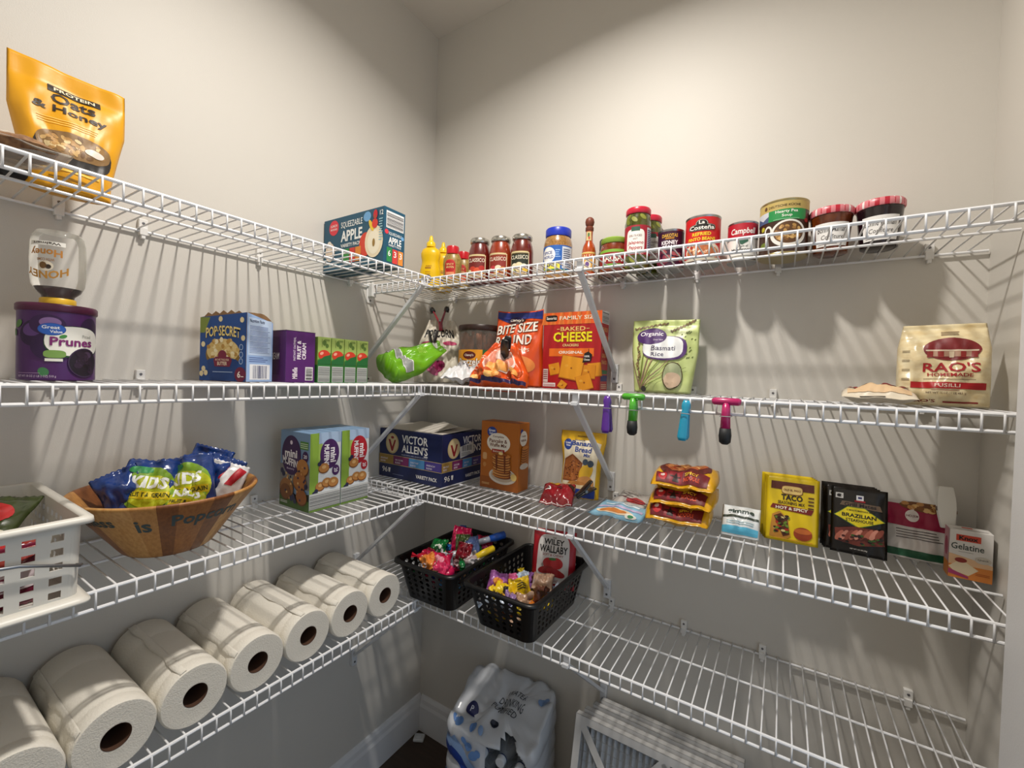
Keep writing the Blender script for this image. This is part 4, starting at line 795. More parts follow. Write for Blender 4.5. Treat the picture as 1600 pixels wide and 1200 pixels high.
for i, (l, r, w, h) in enumerate(bl): snack('kids_snack_bag', nm[i], '1a3878', w, h, .028, l, r, 60 + i, gk, dec_kids if i < 4 else None, 'bag', amp=.018, cr=.9)
snack('red_white_packet', 'red and white packet at the right side of the bowl', 'e2e0e0', .08, .1, .02, (.19, -.905, BZ + .07), (math.radians(-18), .3, .85), 68, None, lambda p, w, h: p.poly([(-.03, .05), (-.012, .045), (.0, .09), (-.016, .094)], 'b01828').poly([(.005, .05), (.02, .05), (.036, .088), (.02, .094)], 'b01828'), amp=.012, cr=.5)
# mini muffins
def muffins(label, y0, blob, rib):
    w, d, h = .142, .096, .216
    t = carton('muffin_box', label, 'box', .143, y0 + d / 2, ZC, w, d, h, '7fa0c4', group='mini muffin cartons'); R = random.Random(6)
    p = pf(t); p.rect(0, 0, w, .03, '4a6a2a').poly([(0, .03), (w, .03), (w, .05), (.08, .04), (0, .06)], '3a3a30').rect(0, .06, w, .12, '8c8a86').ell(.055, .148, .047, .056, blob, 30).text('mini', .024, .142, .06, .022, 'f6f2f4', .03).text('MUFFINS', .014, .118, .084, .022, 'f6f2f4', .03, warp=lambda u, v: (u, v - (u - .05) * .12)).ell(.055, .184, .006, .006, 'e8dcea').text('Blueberry', .036, .106, .036, .007, 'd8c8e0', .01).rect(.098, .17, .136, .192, '4f8a3a').lines(.1, .174, .134, .19, 3, 'd8e8c8', .4).ell(.122, .15, .014, .016, blob).text('20', .114, .146, .016, .01, 'f0ecf2', .02)
    for a, b, r, c in ((.112, .118, .028, 'b57a3a'), (.1, .078, .032, 'a86a30'), (.11, .036, .026, '9a5c28'), (.038, .052, .034, '9c6a3a'), (.034, .042, .026, '7a4a22')): p.ell(a, b, r, r * .86, '6e421c').ell(a, b + .003, r * .94, r * .8, c)
    for i in range(26): p.ell(R.uniform(.02, .13), R.uniform(.025, .13), .004, .0035, R.choice(['2c2440', '3a2c54', 'e0b878', 'c89050']), 8).lay -= 1
    p.lay += 2
    for a, b in ((.012, .1), (.02, .092), (.064, .028), (.074, .034), (.082, .024), (.13, .07)): p.ell(a, b, .008, .008, '2a2848', 12)
    p.lines(.006, .01, .04, .018, 2, 'e6e6e0', .4); p.obj('front_print', t)
    q = pf(t, 'right'); q.rect(0, 0, d, h, 'dfe4e6').rect(0, 0, .026, h, '86a83c').poly([(.026, h), (.026, .1), (.04, .15), (.034, h)], 'a4c05c').rect(.026, h - .03, d, h, 'a8c0dc').ell(.06, .155, .03, .042, rib, 26).text('mini', .062, .13, .018, .042, 'f6f2f4', .03, rot=270).text('MUFFINS', .042, .122, .016, .06, 'f6f2f4', .03, rot=270).ell(.08, .106, .012, .015, rib).text('20', .074, .1, .012, .012, 'f0ecf2', .02, rot=270)
    for a, b, r in ((.042, .116, .017), (.032, .066, .015), (.052, .074, .016), (.072, .072, .017)): q.ell(a, b, r, r * .85, '7a4a20').ell(a, b + .002, r * .92, r * .76, 'b87e40').ell(a, b + .004, r * .4, r * .3, 'd8ac70')
    for a, b in ((.028, .13), (.034, .136), (.02, .056), (.014, .05)): q.ell(a, b, .006, .006, '2a2848', 10)
    q.rect(0, 0, d, .05, 'c8cac8').bars(.001, .006, d - .001, .046, 12, '6a6c6a', False, 9); q.rect(0, 0, d, .006, '6a8a3a'); q.obj('side_print', t)
    return t
muffins('mini muffins carton with purple badges, the nearer one', -.682, '3c1c50', '46205c')
muffins('mini muffins carton with red badges, the farther one', -.583, '8a1c28', 'b01c2c')
# ================================================================ THIRD SHELF, BACK WALL
t = carton('coffee_box', 'wide navy coffee pods variety box in the shelf corner', 'box', .160, -.148, ZC, .312, .226, .180, '1b2450', bev=.0015)
g = G().add([(-.15, -.108, .1815), (.15, -.106, .1815), (.15, .06, .188), (-.14, .09, .192)], [(0, 1, 2, 3)]).add([(-.02, -.1, .183), (.1, -.107, .1835), (.13, .0, .2), (.02, .05, .205)], [(0, 1, 2, 3)]); g.obj('torn_top_flap', mat('cfc9be', .6), t, solid=.001)
w, d = .312, .226
def stripes(p, L, n, off=0):
    cs = ['9a7a3a', '6e2456', '4a86b8', '473a86']; ts = ['BREAKFAST', '100% COLOMB', 'DONUT SHOP', 'FRENCH']
    for i in range(n):
        a = L / n * i; p.rect(a, .052, a + L / n - .002, .083, cs[i % 4]).lay -= 1
    p.lay += 1
    for i in range(n):
        a = L / n * i + .008; p.text(ts[i % 4], a, .066, L / n * .5, .006, 'e2d8e2', .01).lay -= 1; p.text('BLEND', a, .056, L / n * .34, .006, 'e2d8e2', .01).lay -= 1
    p.lay += 1
p = pf(t); p.rect(0, .083, w, .0845, 'c8b070').rect(0, .05, w, .0515, 'c8b070'); stripes(p, w, 4)
p.ell(.068, .128, .034, .038, 'c4ae7c', 32).ell(.068, .128, .031, .035, 'a8905c', 32).ell(.068, .128, .0295, .0335, 'd0bd90', 32).poly([(.048, .142), (.058, .142), (.069, .116), (.08, .142), (.088, .142), (.073, .1), (.065, .1)], '8a1a24').ell(.069, .15, .008, .005, '8a1a24')
p.text('VICTOR', .118, .134, .128, .030, 'f4f2ee', .02).text('ALLEN\'S', .118, .1005, .128, .029, 'f4f2ee', .02).rect(.228, .095, .246, .098, 'f4f2ee').text('MADE WITH 100% ARABICA COFFEE', .118, .089, .126, .005, 'a8acc0', .01).text('96', .018, .018, .028, .02, 'e8e6e0', .01).poly([(.05, .036), (.062, .036), (.06, .02), (.052, .02)], 'e8e6e0').lines(.074, .014, .13, .018, 1, '7880a0', .5).text('VARIETY PACK', .192, .016, .1, .013, 'f0eeea', .02); p.obj('front_print', t)
p = pf(t, 'right'); p.rect(0, .083, d, .0845, 'c8b070').rect(0, .05, d, .0515, 'c8b070'); stripes(p, d, 4)
p.ell(.062, .128, .034, .036, 'c4ae7c', 32).ell(.062, .128, .03, .032, 'd0bd90', 32).poly([(.042, .142), (.052, .142), (.063, .116), (.074, .142), (.082, .142), (.067, .1), (.059, .1)], '8a1a24').text('VICTOR', .112, .138, .11, .028, 'f4f2ee', .02).text('ALLEN\'S', .112, .104, .11, .028, 'f4f2ee', .02).text('96', .014, .016, .03, .02, 'e8e6e0', .01).poly([(.05, .034), (.062, .034), (.06, .018), (.052, .018)], 'e8e6e0').text('VARIETY PACK', .13, .014, .09, .012, 'f0eeea', .02).poly([(.098, .088), (.178, .1), (.174, .142), (.094, .13)], 'd8d6d0')
p.bars(.106, .112, .166, .132, 12, '3a3a3c', True, 8).lines(.104, .096, .166, .11, 3, '5a5a58', .4, .2); p.obj('side_print', t)
t = carton('pancake_mix_box', 'orange pancake and waffle mix box beside the coffee box', 'box', .4765, -.116, ZC, .155, .07, .232, 'b5671c')
R = random.Random(15); w = .155; p = pf(t); p.rect(0, 0, w, .04, '9a5416').ell(.046, .196, .020, .018, '1f3f94').text('Great', .032, .197, .028, .009, 'eef0f6', .02).text('Value', .034, .187, .024, .008, 'eef0f6', .02).ell(.074, .160, .048, .034, 'eee8da', 30).text('Complete', .05, .176, .046, .009, '6a3a1c', .015).text('Pancake &', .036, .160, .074, .013, '6a3418', .02).text('Waffle Mix', .038, .146, .07, .012, '6a3418', .02).rect(.048, .124, .1, .138, 'a8281c').text('Buttermilk', .053, .1275, .042, .007, 'f4e0d0', .015)
p.ell(.094, .048, .056, .028, 'd8d0c4', 30).ell(.094, .05, .048, .022, 'bfae98', 30)
for i in range(9): p.ell(.09 + R.uniform(-.003, .003), .048 + i * .0085, .036, .010, '7a3c14', 26).ell(.09 + R.uniform(-.003, .003), .0505 + i * .0085, .035, .0085, ['c88038', 'd89a50'][i % 2], 26)
p.ell(.086, .122, .03, .007, '9a5418').ell(.088, .126, .009, .005, 'f0d890').poly([(.066, .12), (.076, .12), (.074, .07), (.07, .07)], '6e300e').poly([(.1, .12), (.108, .12), (.108, .06), (.104, .06)], '6e300e').ell(.14, .05, .012, .012, 'e8c878').ell(.018, .11, .009, .012, 'd8a870', 16, 4).ell(.018, .08, .007, .008, 'c88a48').lines(.008, .012, .04, .02, 2, 'e0b878', .4); p.obj('front_print', t)
q = pf(t, 'right'); q.ell(.018, .204, .008, .009, '1f3f94').ell(.03, .18, .024, .026, 'eee8da').text('Complete', .014, .184, .03, .008, '6a3a1c', .01).text('Waffle Mix', .012, .17, .036, .008, '6a3a1c', .01)
for i in range(8): q.ell(.036, .09 + i * .008, .022, .008, '7a3c14', 20).ell(.036, .092 + i * .008, .021, .0065, 'c88038', 20)
q.ell(.036, .085, .028, .01, 'd8d0c4'); q.obj('side_print', t)
t = thing('banana_bread_pouch', 'yellow banana bread mix pouch standing behind the brace', 'pouch', (.738, -.062, ZC + .001), (math.radians(-7), 0, .04))
s = bag(t, .158, .214, .055, mat('dcae1e', .35, bump=.08, bs=40), kind='gusset', seed=71, amp=.005, cr=.2, seal=.12, wf=lambda q: .84 if q < .55 else .84 + .16 * min(1, (q - .55) / .3))
p = Pr(s, .0036, .0007, .0003); p.poly([(-.066, .03), (.066, .03), (.066, .178), (.03, .186), (-.02, .184), (-.066, .176)], 'e9dfc6').ell(-.05, .168, .015, .018, '22408c').text('Great', -.06, .17, .02, .007, 'eef0f6', .02).text('Value', -.058, .162, .017, .006, 'eef0f6', .02).text('Homestyle', -.026, .18, .034, .007, '3a3a44', .01).text('Banana', -.036, .166, .08, .016, '22408c', .03).text('Bread', -.022, .145, .06, .018, '22408c', .03).text('Mix', .014, .132, .024, .011, '22408c', .03)
p.poly([(-.064, .05), (-.062, .12), (-.03, .138), (.014, .112), (.012, .062), (-.02, .05)], '8a4a20').poly([(-.06, .054), (-.058, .116), (-.03, .132), (.008, .108), (.008, .064), (-.02, .054)], 'a8622e').ell(.03, .085, .022, .032, 'dcae28', rot=-.6).ell(.044, .112, .012, .011, '3a4a5c').ell(.024, .116, .010, .010, '3a4a5c').ell(.03, .05, .032, .022, 'c88a4a').ell(.0, .04, .04, .014, 'b87838')
for i in range(40): p.ell(R.uniform(-.055, .004), R.uniform(.06, .118), .003, .0025, R.choice(['6e3614', 'c8803c', '5a2a10']), 7).lay -= 1
p.lay += 2; p.rect(-.066, .03, .066, .042, 'dcc8a0').rect(-.066, .004, .066, .03, '1f3f9c').text('NET WT 13.7 OZ', -.02, .01, .05, .006, 'd8e0f0', .01).rect(-.02, .196, .02, .2, '8a6a10'); p.obj('front_print', t)
# red bag with a black clip
t = snack('red_snack_bag', 'small shiny red snack bag folded over on the shelf', '8c1420', .1, .115, .045, (.735, -.232, ZC), (math.radians(-72), 0, .32), 75, None, lambda p, w, h: p.ell(-.03, .055, .009, .009, 'f0ece8').ell(-.03, .055, .005, .005, '3a1014').ell(.005, .06, .008, .008, '5a0c12').rect(-.046, .002, .046, .006, 'e8e0dc').ell(-.015, .09, .018, .01, 'b08018').poly([(.03, .075), (.047, .07), (.045, .1), (.028, .1)], '1a1214'), 'bag', amp=.01, cr=.5, rest=ZC)
t = thing('bag_clip', 'black bag clip lying on the red snack bag', 'clip', (.765, -.125, ZC + .026), (math.radians(-58), 0, -.7)); clip(t, .07, .024)
# flat packets
t = snack('bread_packet', 'flat light blue pastry packet at the front of the shelf', '8cc0dc', .15, .13, .02, (.905, -.222, ZC), (math.radians(-86), 0, -.06), 77, None, lambda p, w, h: p.ell(-.005, .03, .055, .014, 'e8d0b0').ell(-.01, .03, .04, .010, 'c87a34').ell(.045, .02, .016, .010, 'e8e8e0').ell(.045, .02, .008, .006, '3a8a5a').rect(-.066, .05, .066, .062, 'c0b4d4').rect(-.05, .075, .05, .085, 'd8e8f0'), amp=.006, cr=.5, rest=ZC)
t = snack('silver_packet', 'crumpled grey and red packet behind the light blue one', 'b8b2ac', .11, .1, .022, (.905, -.115, ZC), (math.radians(-74), 0, -.2), 78, None, lambda p, w, h: p.ell(.02, .035, .03, .012, 'a82a2c').lines(-.045, .05, .02, .08, 3, '6a605c', .3, .4), amp=.008, cr=.6, rest=ZC)
t = thing('twist_tie_stick', 'thin dark red stick lying on the grey packet', 'stick', (.93, -.1, ZC + .034), (0, math.radians(8), -.12))
G().box(-.035, .04, -.0015, .0015, -.001, .001).obj('stick_body', mat('6a1420', .4), t, bev=.0006)
# noodle packs
def noodle(label, z, rot, seed, x=1.068):
    t = thing('noodle_pack', label, 'packet', (x, -.118, z), rot, 'stacked instant noodle packs')
    s = bag(t, .17, .135, .056, mat('d8a012', .28, coat=.3, bump=.35, bs=42), 'wrapper', kind='pillow', seed=seed, amp=.009, cr=.4, seal=.09, nu=26, nv=28, pw=.4, crimp=.0012, wf=lambda q: .9 + .1 * math.sin(q * PI))
    p = Pr(s, .0036, .0007, .0003); p.ell(0, .08, .066, .045, '5c1a12', 28, 2.6).ell(.0, .088, .056, .034, 'b05a2c', 28).ell(.0, .09, .05, .028, 'c8824a', 28)
    R = random.Random(seed)
    for i in range(24): p.ell(R.uniform(-.035, .035), R.uniform(.07, .11), .012, .0025, R.choice(['e0a868', 'a8401c', 'd8944c']), 8, rot=R.uniform(-1, 1)).lay -= 1
    p.lay += 2; p.rect(-.07, .012, .066, .044, '6e0f18').ell(-.052, .028, .012, .012, 'c02028').ell(-.052, .031, .006, .005, 'f0d8d0').rect(-.034, .014, .0, .042, '8c1420').poly([(-.026, .016), (-.018, .04), (-.008, .016)], '2a1010').rect(-.032, .026, -.004, .029, '2a1010').text('SPICY', .006, .03, .034, .009, 'e8c030', .02).text('NOODLE', .004, .018, .04, .009, 'e05028', .02); p.obj('printed_label', t)
    return t
noodle('spicy noodle pack at the bottom of the stack of three', ZC + .024, (math.radians(-76), 0, .06), 81); settle(bpy.data.objects['noodle_pack'], ZC); q = bpy.data.objects['noodle_pack']; q.location.y = -.205
q = noodle('spicy noodle pack in the middle of the stack of three', ZC + .07, (math.radians(-78), 0, -.03), 82, 1.072); q.location.y = -.2; settle(q, ZC + .044)
q = noodle('spicy noodle pack on top of the stack of three', ZC + .12, (math.radians(-78), 0, .02), 83, 1.076); q.location.y = -.195; settle(q, ZC + .09)
t = thing('seaweed_pack', 'small white and blue seaweed snack pack', 'packet'); axes(t, (1.212, -.150, ZC), (0, .62, .78), (.0, -.8, .6))
s = bag(t, .088, .082, .032, mat('dfe3e4', .28, bump=.35, bs=42), 'wrapper', kind='pillow', seed=86, amp=.004, cr=.35, seal=.08, nu=18, nv=20, pw=.35)
p = Pr(s, .0036, .0007, .0003); p.rect(-.04, .006, .04, .022, '5ab4d4').rect(-.04, .044, .04, .05, '3a4238').text('gimme', -.03, .0535, .06, .016, '3a4a44', .03).lines(-.03, .028, .03, .038, 2, 'a8c4cc', .4); p.obj('printed_label', t); settle(t, ZC)
# seasoning packets
def packet(name, w, h, mw, dec, locs, labels, group, lean):
    base = None
    for i, (x, y, rz) in enumerate(locs):
        if base is None:
            t = base = thing(name, labels[0], 'packet', (x, y, ZC + .0015), (math.radians(-lean), 0, rz), group)
            s = bag(t, w, h, .012, mw, 'sachet', kind='pillow', seed=91, amp=.002, cr=.2, seal=.07, nu=16, nv=18, pw=.5)
            p = Pr(s, .0036, .0007, .0003); dec(p, w, h); p.obj('printed_label', t)
        else: dup(base, labels[i], (x, y, ZC + .0015), (math.radians(-lean), 0, rz))
def dec_taco(p, w, h):
    R = random.Random(1); p.rect(-w * .4, h * .8, w * .4, h * .92, '5c2414').ell(0, h * .8, w * .2, h * .07, '8a4a24', 20, 4).ell(0, h * .8, w * .19, h * .06, 'e8c878', 20, 4).text('OLD EL PASO', -w * .16, h * .785, w * .32, h * .03, '6a2414', .02).text('TACO', -w * .2, h * .64, w * .4, h * .09, '2c1c10', .04).text('SEASONING MIX', -w * .26, h * .575, w * .5, h * .05, '3a2410', .02).poly([(-w * .4, h * .5), (w * .36, h * .46), (w * .4, h * .54), (-w * .36, h * .565)], '7a1f14').text('HOT & SPICY', -w * .3, h * .495, w * .6, h * .045, 'f4ecd8', .03)
    p.poly([(-w * .4, h * .06), (-w * .36, h * .4), (-w * .22, h * .46), (-w * .06, h * .36), (0, h * .1), (-w * .08, h * .04)], 'c88a34').poly([(-w * .33, h * .38), (-w * .2, h * .43), (-w * .07, h * .34), (-w * .02, h * .12), (-w * .14, h * .08)], '5c2c14').ell(w * .22, h * .16, w * .17, h * .1, 'a0401c').ell(w * .22, h * .2, w * .16, h * .04, 'c86a2c').rect(-w * .4, 0.006, w * .4, h * .05, 'c8901c')
    for i in range(30): p.ell(R.uniform(-.3, -.06) * w, R.uniform(.14, .4) * h, .005, .003, R.choice(['6a8a2a', 'e8d890', 'b02a18', '3a1c0c']), 8, rot=R.uniform(-1, 1)).lay -= 1
    p.lay += 2; p.lines(w * .3, h * .55, w * .4, h * .76, 4, '5c3a14', .4)
def dec_grill(p, w, h):
    R = random.Random(2); p.rect(-w * .42, h * .82, -w * .28, h * .9, 'd8d6d2').ell(-w * .35, h * .86, w * .05, h * .025, '1a1416').rect(-w * .05, h * .81, w * .08, h * .89, 'e6e6ea').rect(-w * .02, h * .84, w * .05, h * .87, '2a2a6a').rect(-w * .08, h * .79, w * .11, h * .815, 'a01c24').poly([(-w * .34, h * .72), (w * .4, h * .69), (w * .36, h * .77), (-w * .3, h * .785)], '6a5644').text('Grill Mates', -w * .26, h * .715, w * .56, h * .055, '1a1210', .02)
    p.poly([(-w * .44, h * .56), (0, h * .4), (w * .45, h * .54), (w * .1, h * .71), (-w * .2, h * .71)], '6a8a2c').poly([(-w * .42, h * .56), (0, h * .415), (w * .43, h * .54), (w * .1, h * .7), (-w * .2, h * .7)], 'e0cc1c').text('15 MINUTE MARINADE MIX', -w * .22, h * .645, w * .46, h * .025, '2c2410', .01).text('BRAZILIAN', -w * .3, h * .555, w * .6, h * .055, '1a160c', .03).text('STEAKHOUSE', -w * .23, h * .49, w * .48, h * .045, '1a160c', .02)
    p.poly([(-w * .4, h * .18), (-w * .42, h * .36), (-w * .1, h * .42), (w * .42, h * .42), (w * .44, h * .2), (0, h * .14)], '6a2c20')
    for i in range(9): p.ell(-w * .34 + i * w * .085, h * (.26 + .012 * i), w * .05, h * .09, ['b06450', 'c88470', '8a4434'][i % 3], 14, rot=-.5)
    for i in range(24): p.ell(R.uniform(-.4, .42) * w, R.uniform(.15, .3) * h, .004, .0025, R.choice(['1c100c', '3a5a20', '4a1c14']), 7).lay -= 1
    p.lay += 2; p.text('NET WT 1.06 OZ (30g)', -w * .14, h * .07, w * .3, h * .025, 'e0dcd4', .01)
tl = [(1.321, -.112, 0.0), (1.317, -.099, .02), (1.313, -.086, .0), (1.310, -.073, .02)]
packet('taco_seasoning_packet', .112, .158, mat('e8c81a', .28, bump=.05, bs=40), dec_taco, tl, ['yellow taco seasoning packet at the front of its row', 'yellow taco seasoning packet second in its row', 'yellow taco seasoning packet third in its row', 'yellow taco seasoning packet at the back of its row'], 'yellow taco seasoning packets', 10)
gl = [(1.452, -.108, -.02), (1.441, -.093, .0), (1.438, -.08, .02), (1.435, -.067, .0)]
packet('grill_seasoning_packet', .104, .152, mat('17130f', .25, bump=.05, bs=40), dec_grill, gl, ['black steakhouse seasoning packet at the front of its row', 'black steakhouse seasoning packet second in its row', 'black steakhouse seasoning packet third in its row', 'black steakhouse seasoning packet at the back of its row'], 'black steakhouse seasoning packets', 10)
# chips bag clipped with a white clip, gelatine box
t = thing('baking_chips_bag', 'white and magenta baking chips bag behind the gelatine box', 'bag', (1.562, -.05, ZC + .001), (math.radians(-10), 0, -.08))
s = bag(t, .135, .128, .05, mat('d9d4d0', .3, bump=.35, bs=40), kind='gusset', seed=95, amp=.006, cr=.3, seal=.08)
p = Pr(s, .0036, .0007, .0003); p.poly([(-.056, .072), (.062, .068), (.062, .116), (-.05, .12)], '9c1440').ell(.02, .118, .05, .012, '7a4a24').ell(-.008, .095, .012, .013, 'e8e0dc').poly([(-.014, .1), (-.008, .115), (-.002, .1)], 'e8e0dc').text('HOLSUM', -.018, .092, .02, .005, '6a1430', .01).lines(-.036, .045, .05, .068, 4, '4a4444', .3, .3).rect(-.066, .004, .066, .02, '1f5a3c')
for i in range(16): p.ell(R.uniform(-.02, .06), R.uniform(.108, .126), .007, .005, R.choice(['c89050', '8a5426', 'e0b878']), 9).lay -= 1
p.obj('front_print', t)
t = thing('bag_clip', 'white bag clip standing up above the gelatine box', 'clip', (1.607, -.066, ZC + .098), (math.radians(-12), 0, .1)); clip(t, .09, .029, mat('e2e0da', .35), op=.02)
t = carton('gelatine_box', 'small white and orange gelatine box by the right wall', 'box', 1.632, -.106, ZC, .064, .036, .1, 'd9d6d2', rot=-.05)
w = .064; p = pf(t); p.rect(0, 0, w, .028, 'd8843a').poly([(0, .028), (w, .028), (w, .036), (.03, .044), (0, .05)], 'e0b890').rect(.010, .078, .046, .091, 'c8442c').text('Knox', .014, .08, .028, .009, '1c1412', .04).text('Gelatine', .003, .060, .048, .013, '2a3a34', .01).lines(.014, .055, .036, .057, 1, '9a9690', .5).poly([(.0, .022), (.018, .04), (.044, .022), (.03, .008), (.008, .014)], 'e8d8b8').ell(.018, .038, .009, .005, '8a2c24').poly([(.0, .018), (.03, .006), (.03, .002), (.0, .008)], 'a83a6a').ell(.05, .044, .012, .007, 'c8c0b4').text('Quick', .042, .043, .016, .004, '5a5a54', .01).lines(.04, .012, .06, .018, 2, 'b05a20', .4); p.obj('front_print', t)
q = pf(t, 'left'); q.rect(0, 0, .036, .03, 'd8843a').rect(0, .03, .036, .1, 'c89aa0').ell(.018, .06, .012, .02, 'a83a5a'); q.obj('side_print', t)
q = pf(t, 'top'); q.rect(.022, .02, .038, .028, 'c8442c').lines(.006, .006, .058, .014, 2, '8a8680', .3); q.obj('top_print', t)
# ================================================================ LOWEST SHELF
def towel_mat(h):
    m = mat(h, .9, bump=.35, bs=170); return m
TW = mat('e9e4d8', .95, var=.03, vs=20, bump=.5, bs=240); TE = mat('e2dccf', .95, var=.06, vs=12, bump=.6, bs=420, stretch=(.2, 1, 1)); CORE = mat('4a3020', .9)
nth = ('nearest the room corner', 'second from the room corner', 'third from the room corner', 'fourth from the room corner', 'fifth from the room corner', 'sixth from the room corner', 'cut off by the left edge')
base = None
for i, y in enumerate((-.478, -.602, -.727, -.851, -.975, -1.099, -1.224)):
    lb = 'white paper towel roll ' + nth[i]; r = .0615
    if base is None:
        t = base = thing('paper_towel_roll', lb, 'paper towel', (.018, y, ZD + r + .0005), 0, 'paper towel rolls')
        def xl(prof, n=56):
            g = G().lathe(prof, n); g.v = [(z, -x, y_) for x, y_, z in g.v]; return g
        xl([(r - .002, 0), (r, .003), (r, .085), (r - .0004, .087), (r, .089), (r, .245), (r - .0007, .2475), (r, .25), (r, .273), (r - .003, .278)], 64).lathe([(.0, 0)], 3).obj('sheet_roll', TW, t, autos=True) if False else None
        g = xl([(r - .002, 0), (r, .003), (r, .085), (r - .0004, .087), (r, .089), (r, .245), (r - .0009, .2475), (r, .25), (r, .273), (r - .003, .278)], 64); g.f = [f for f in g.f if len(f) == 4]; g.m = [0] * len(g.f); g.obj('sheet_roll', TW, t, smooth=True)
        for zz, nm in ((.278, 'front_face'), (0, 'back_face')):
            pr = [(.0222, zz), (.026, zz + .0006), (.03, zz - .0004), (.036, zz + .0007), (.043, zz - .0003), (.05, zz + .0006), (r - .003, zz)]
            g = xl(pr, 64); g.f = [f for f in g.f if len(f) == 4]; g.m = [0] * len(g.f); g.obj(nm, TE, t, smooth=True)
        g = xl([(.0212, .276), (.0222, .2785), (.0229, .276)], 32); g.f = [f for f in g.f if len(f) == 4]; g.m = [0] * len(g.f)
        g2 = xl([(.0215, .002), (.0215, .278)], 32); g2.f = [f for f in g2.f if len(f) == 4]; g2.m = [0] * len(g2.f); g.add(g2.v, g2.f); g.obj('cardboard_core', CORE, t, smooth=True)
        V = [[(.276 * k / 10, -(r + .0008) * math.sin(a), (r + .0008) * math.cos(a)) for k in range(11)] for a in (.55, .6, .65, .7)]
        V[-1] = [(x, y_ - .004 - .003 * math.sin(x * 60), z - .002) for x, y_, z in V[-1]]; G().grid(V, 0).obj('loose_sheet_edge', TW, t, smooth=True, solid=.0005)
    else: dup(base, lb, (.018, y, ZD + r + .0005), (.6 * i % 1.1 - .5, 0, 0))
# black baskets
BP = mat('0d0d0e', .38)
def candy(label, hx, loc, rot, s, group, h2=None, ribs=True):
    t = thing('wrapped_candy', label, 'candy', loc, rot, group); m = mat(hx, .2, coat=.4, var=.5 if h2 else 0, vs=120, h2=h2)
    R = random.Random(int(loc[0] * 1e4)); L = .017 * s; n = 12; rows = []
    for i in range(9):
        q = i / 8; r = .010 * s * (math.sin(q * PI) ** .55 * .9 + .14) ; rows.append([(-L + 2 * L * q, (r + R.uniform(-.001, .001)) * math.cos(2 * PI * k / n), (r + R.uniform(-.001, .001)) * math.sin(2 * PI * k / n)) for k in range(n)])
    G().grid(rows, 0, wrap=True).obj('wrapped_core', m, t, smooth=True)
    for sg in (-1, 1):
        rows = []
        for i in range(4):
            q = i / 3; rows.append([(sg * (L * .95 + .014 * s * q), (.0015 + .010 * q) * s * math.cos(2 * PI * k / 12) * (1.15 if k % 2 else .7), (.0015 + .005 * q) * s * math.sin(2 * PI * k / 12) * (1.1 if k % 2 else .6)) for k in range(12)])
        G().grid(rows, 0, wrap=True).obj('twisted_end', m, t)
    return t
def black_basket(label, x, y, rz):
    t = thing('black_basket', label, 'basket', (x, y, ZD + .001), rz, 'black pierced baskets'); basket(t, .232, .36, .128, BP, (.0212, .30, .36), rim=.01, taper=.82, rc=.028, hole='oval', rows=6); return t
b1 = (.352, -.205); b2 = (.640, -.200)
black_basket('black pierced basket heaped with mixed candy, nearer the corner', b1[0], b1[1], .02); black_basket('black pierced basket holding the red licorice pouch', b2[0], b2[1], -.02)
R = random.Random(33)
def heap(c, n, cols, names, where, w, d, zlo, zhi, smin=1.0, smax=1.35, seed=1):
    R = random.Random(seed); got = []; tries = 0
    while len(got) < n and tries < 6000:
        tries += 1; q = R.random(); sh = .62 + .3 * q; dx = R.uniform(-w, w) * sh; dy = R.uniform(-d, d) * sh; z = zlo + (zhi - zlo) * q
        if any(((dx - e[0]) / .033) ** 2 + ((dy - e[1]) / .033) ** 2 + ((z - e[2]) / .021) ** 2 < 1 for e in got): continue
        got.append((dx, dy, z)); k = R.randrange(len(cols))
        pos = ('low' if q < .35 else 'mid-height' if q < .7 else 'high') + ' at the ' + ('front' if dy < -.33 * d else 'back' if dy > .33 * d else 'middle') + (' left' if dx < -.25 * w else ' right' if dx > .25 * w else '')
        candy(names[k] + ' ' + pos + ' ' + where, cols[k][0], (c[0] + dx, c[1] + dy, ZD + z), (R.uniform(-.5, .5), R.uniform(-.4, .4), R.uniform(0, 3.1)), R.uniform(smin, smax), names[k].replace('candy', 'candies') + ' ' + where, cols[k][1])
cA = [('c01850', None), ('0f6a34', None), ('b0142c', None), ('b8bcc4', None), ('5aa0d8', None), ('1f3f9c', None), ('d8702a', 'e8d0a0'), ('e4e0e0', 'c01850')]
nA = ['pink foil candy', 'green foil candy', 'red foil candy', 'silver foil candy', 'light blue candy', 'blue foil candy', 'orange striped candy', 'white and pink candy']
heap(b1, 80, cA, nA, 'of the basket nearer the corner', .085, .135, .018, .122, seed=3)
# the bigger, clearly readable pieces on top of the first heap
def foil(name, label, hx, w, h, th, loc, rot, seed, dec=None, m=None):
    return snack(name, label, hx, w, h, th, loc, rot, seed, None, dec, 'candy', amp=.016, cr=1.1, seal=.14)
foil('foil_candy', 'large green foil candy at the left of the candy heap', '0f6a30', .055, .075, .03, (.300, -.27, ZD + .105), (math.radians(-50), .3, .5), 101, lambda p, w, h: p.ell(0, h * .5, w * .24, h * .12, 'd8dcd0'))
foil('foil_candy', 'large hot pink foil packet in the middle of the heap', 'c0144e', .065, .095, .035, (.345, -.20, ZD + .105), (math.radians(-30), .2, .6), 102)
foil('foil_candy', 'pink crumpled foil packet at the front of the heap', 'c8184a', .07, .07, .035, (.375, -.325, ZD + .098), (math.radians(-55), -.2, .4), 103, lambda p, w, h: p.ell(0, h * .5, w * .2, h * .2, 'e8a0b0'))
foil('foil_candy', 'dark olive foil packet standing in the heap', '3a4a1c', .05, .075, .025, (.372, -.205, ZD + .105), (math.radians(-15), 0, .6), 104)
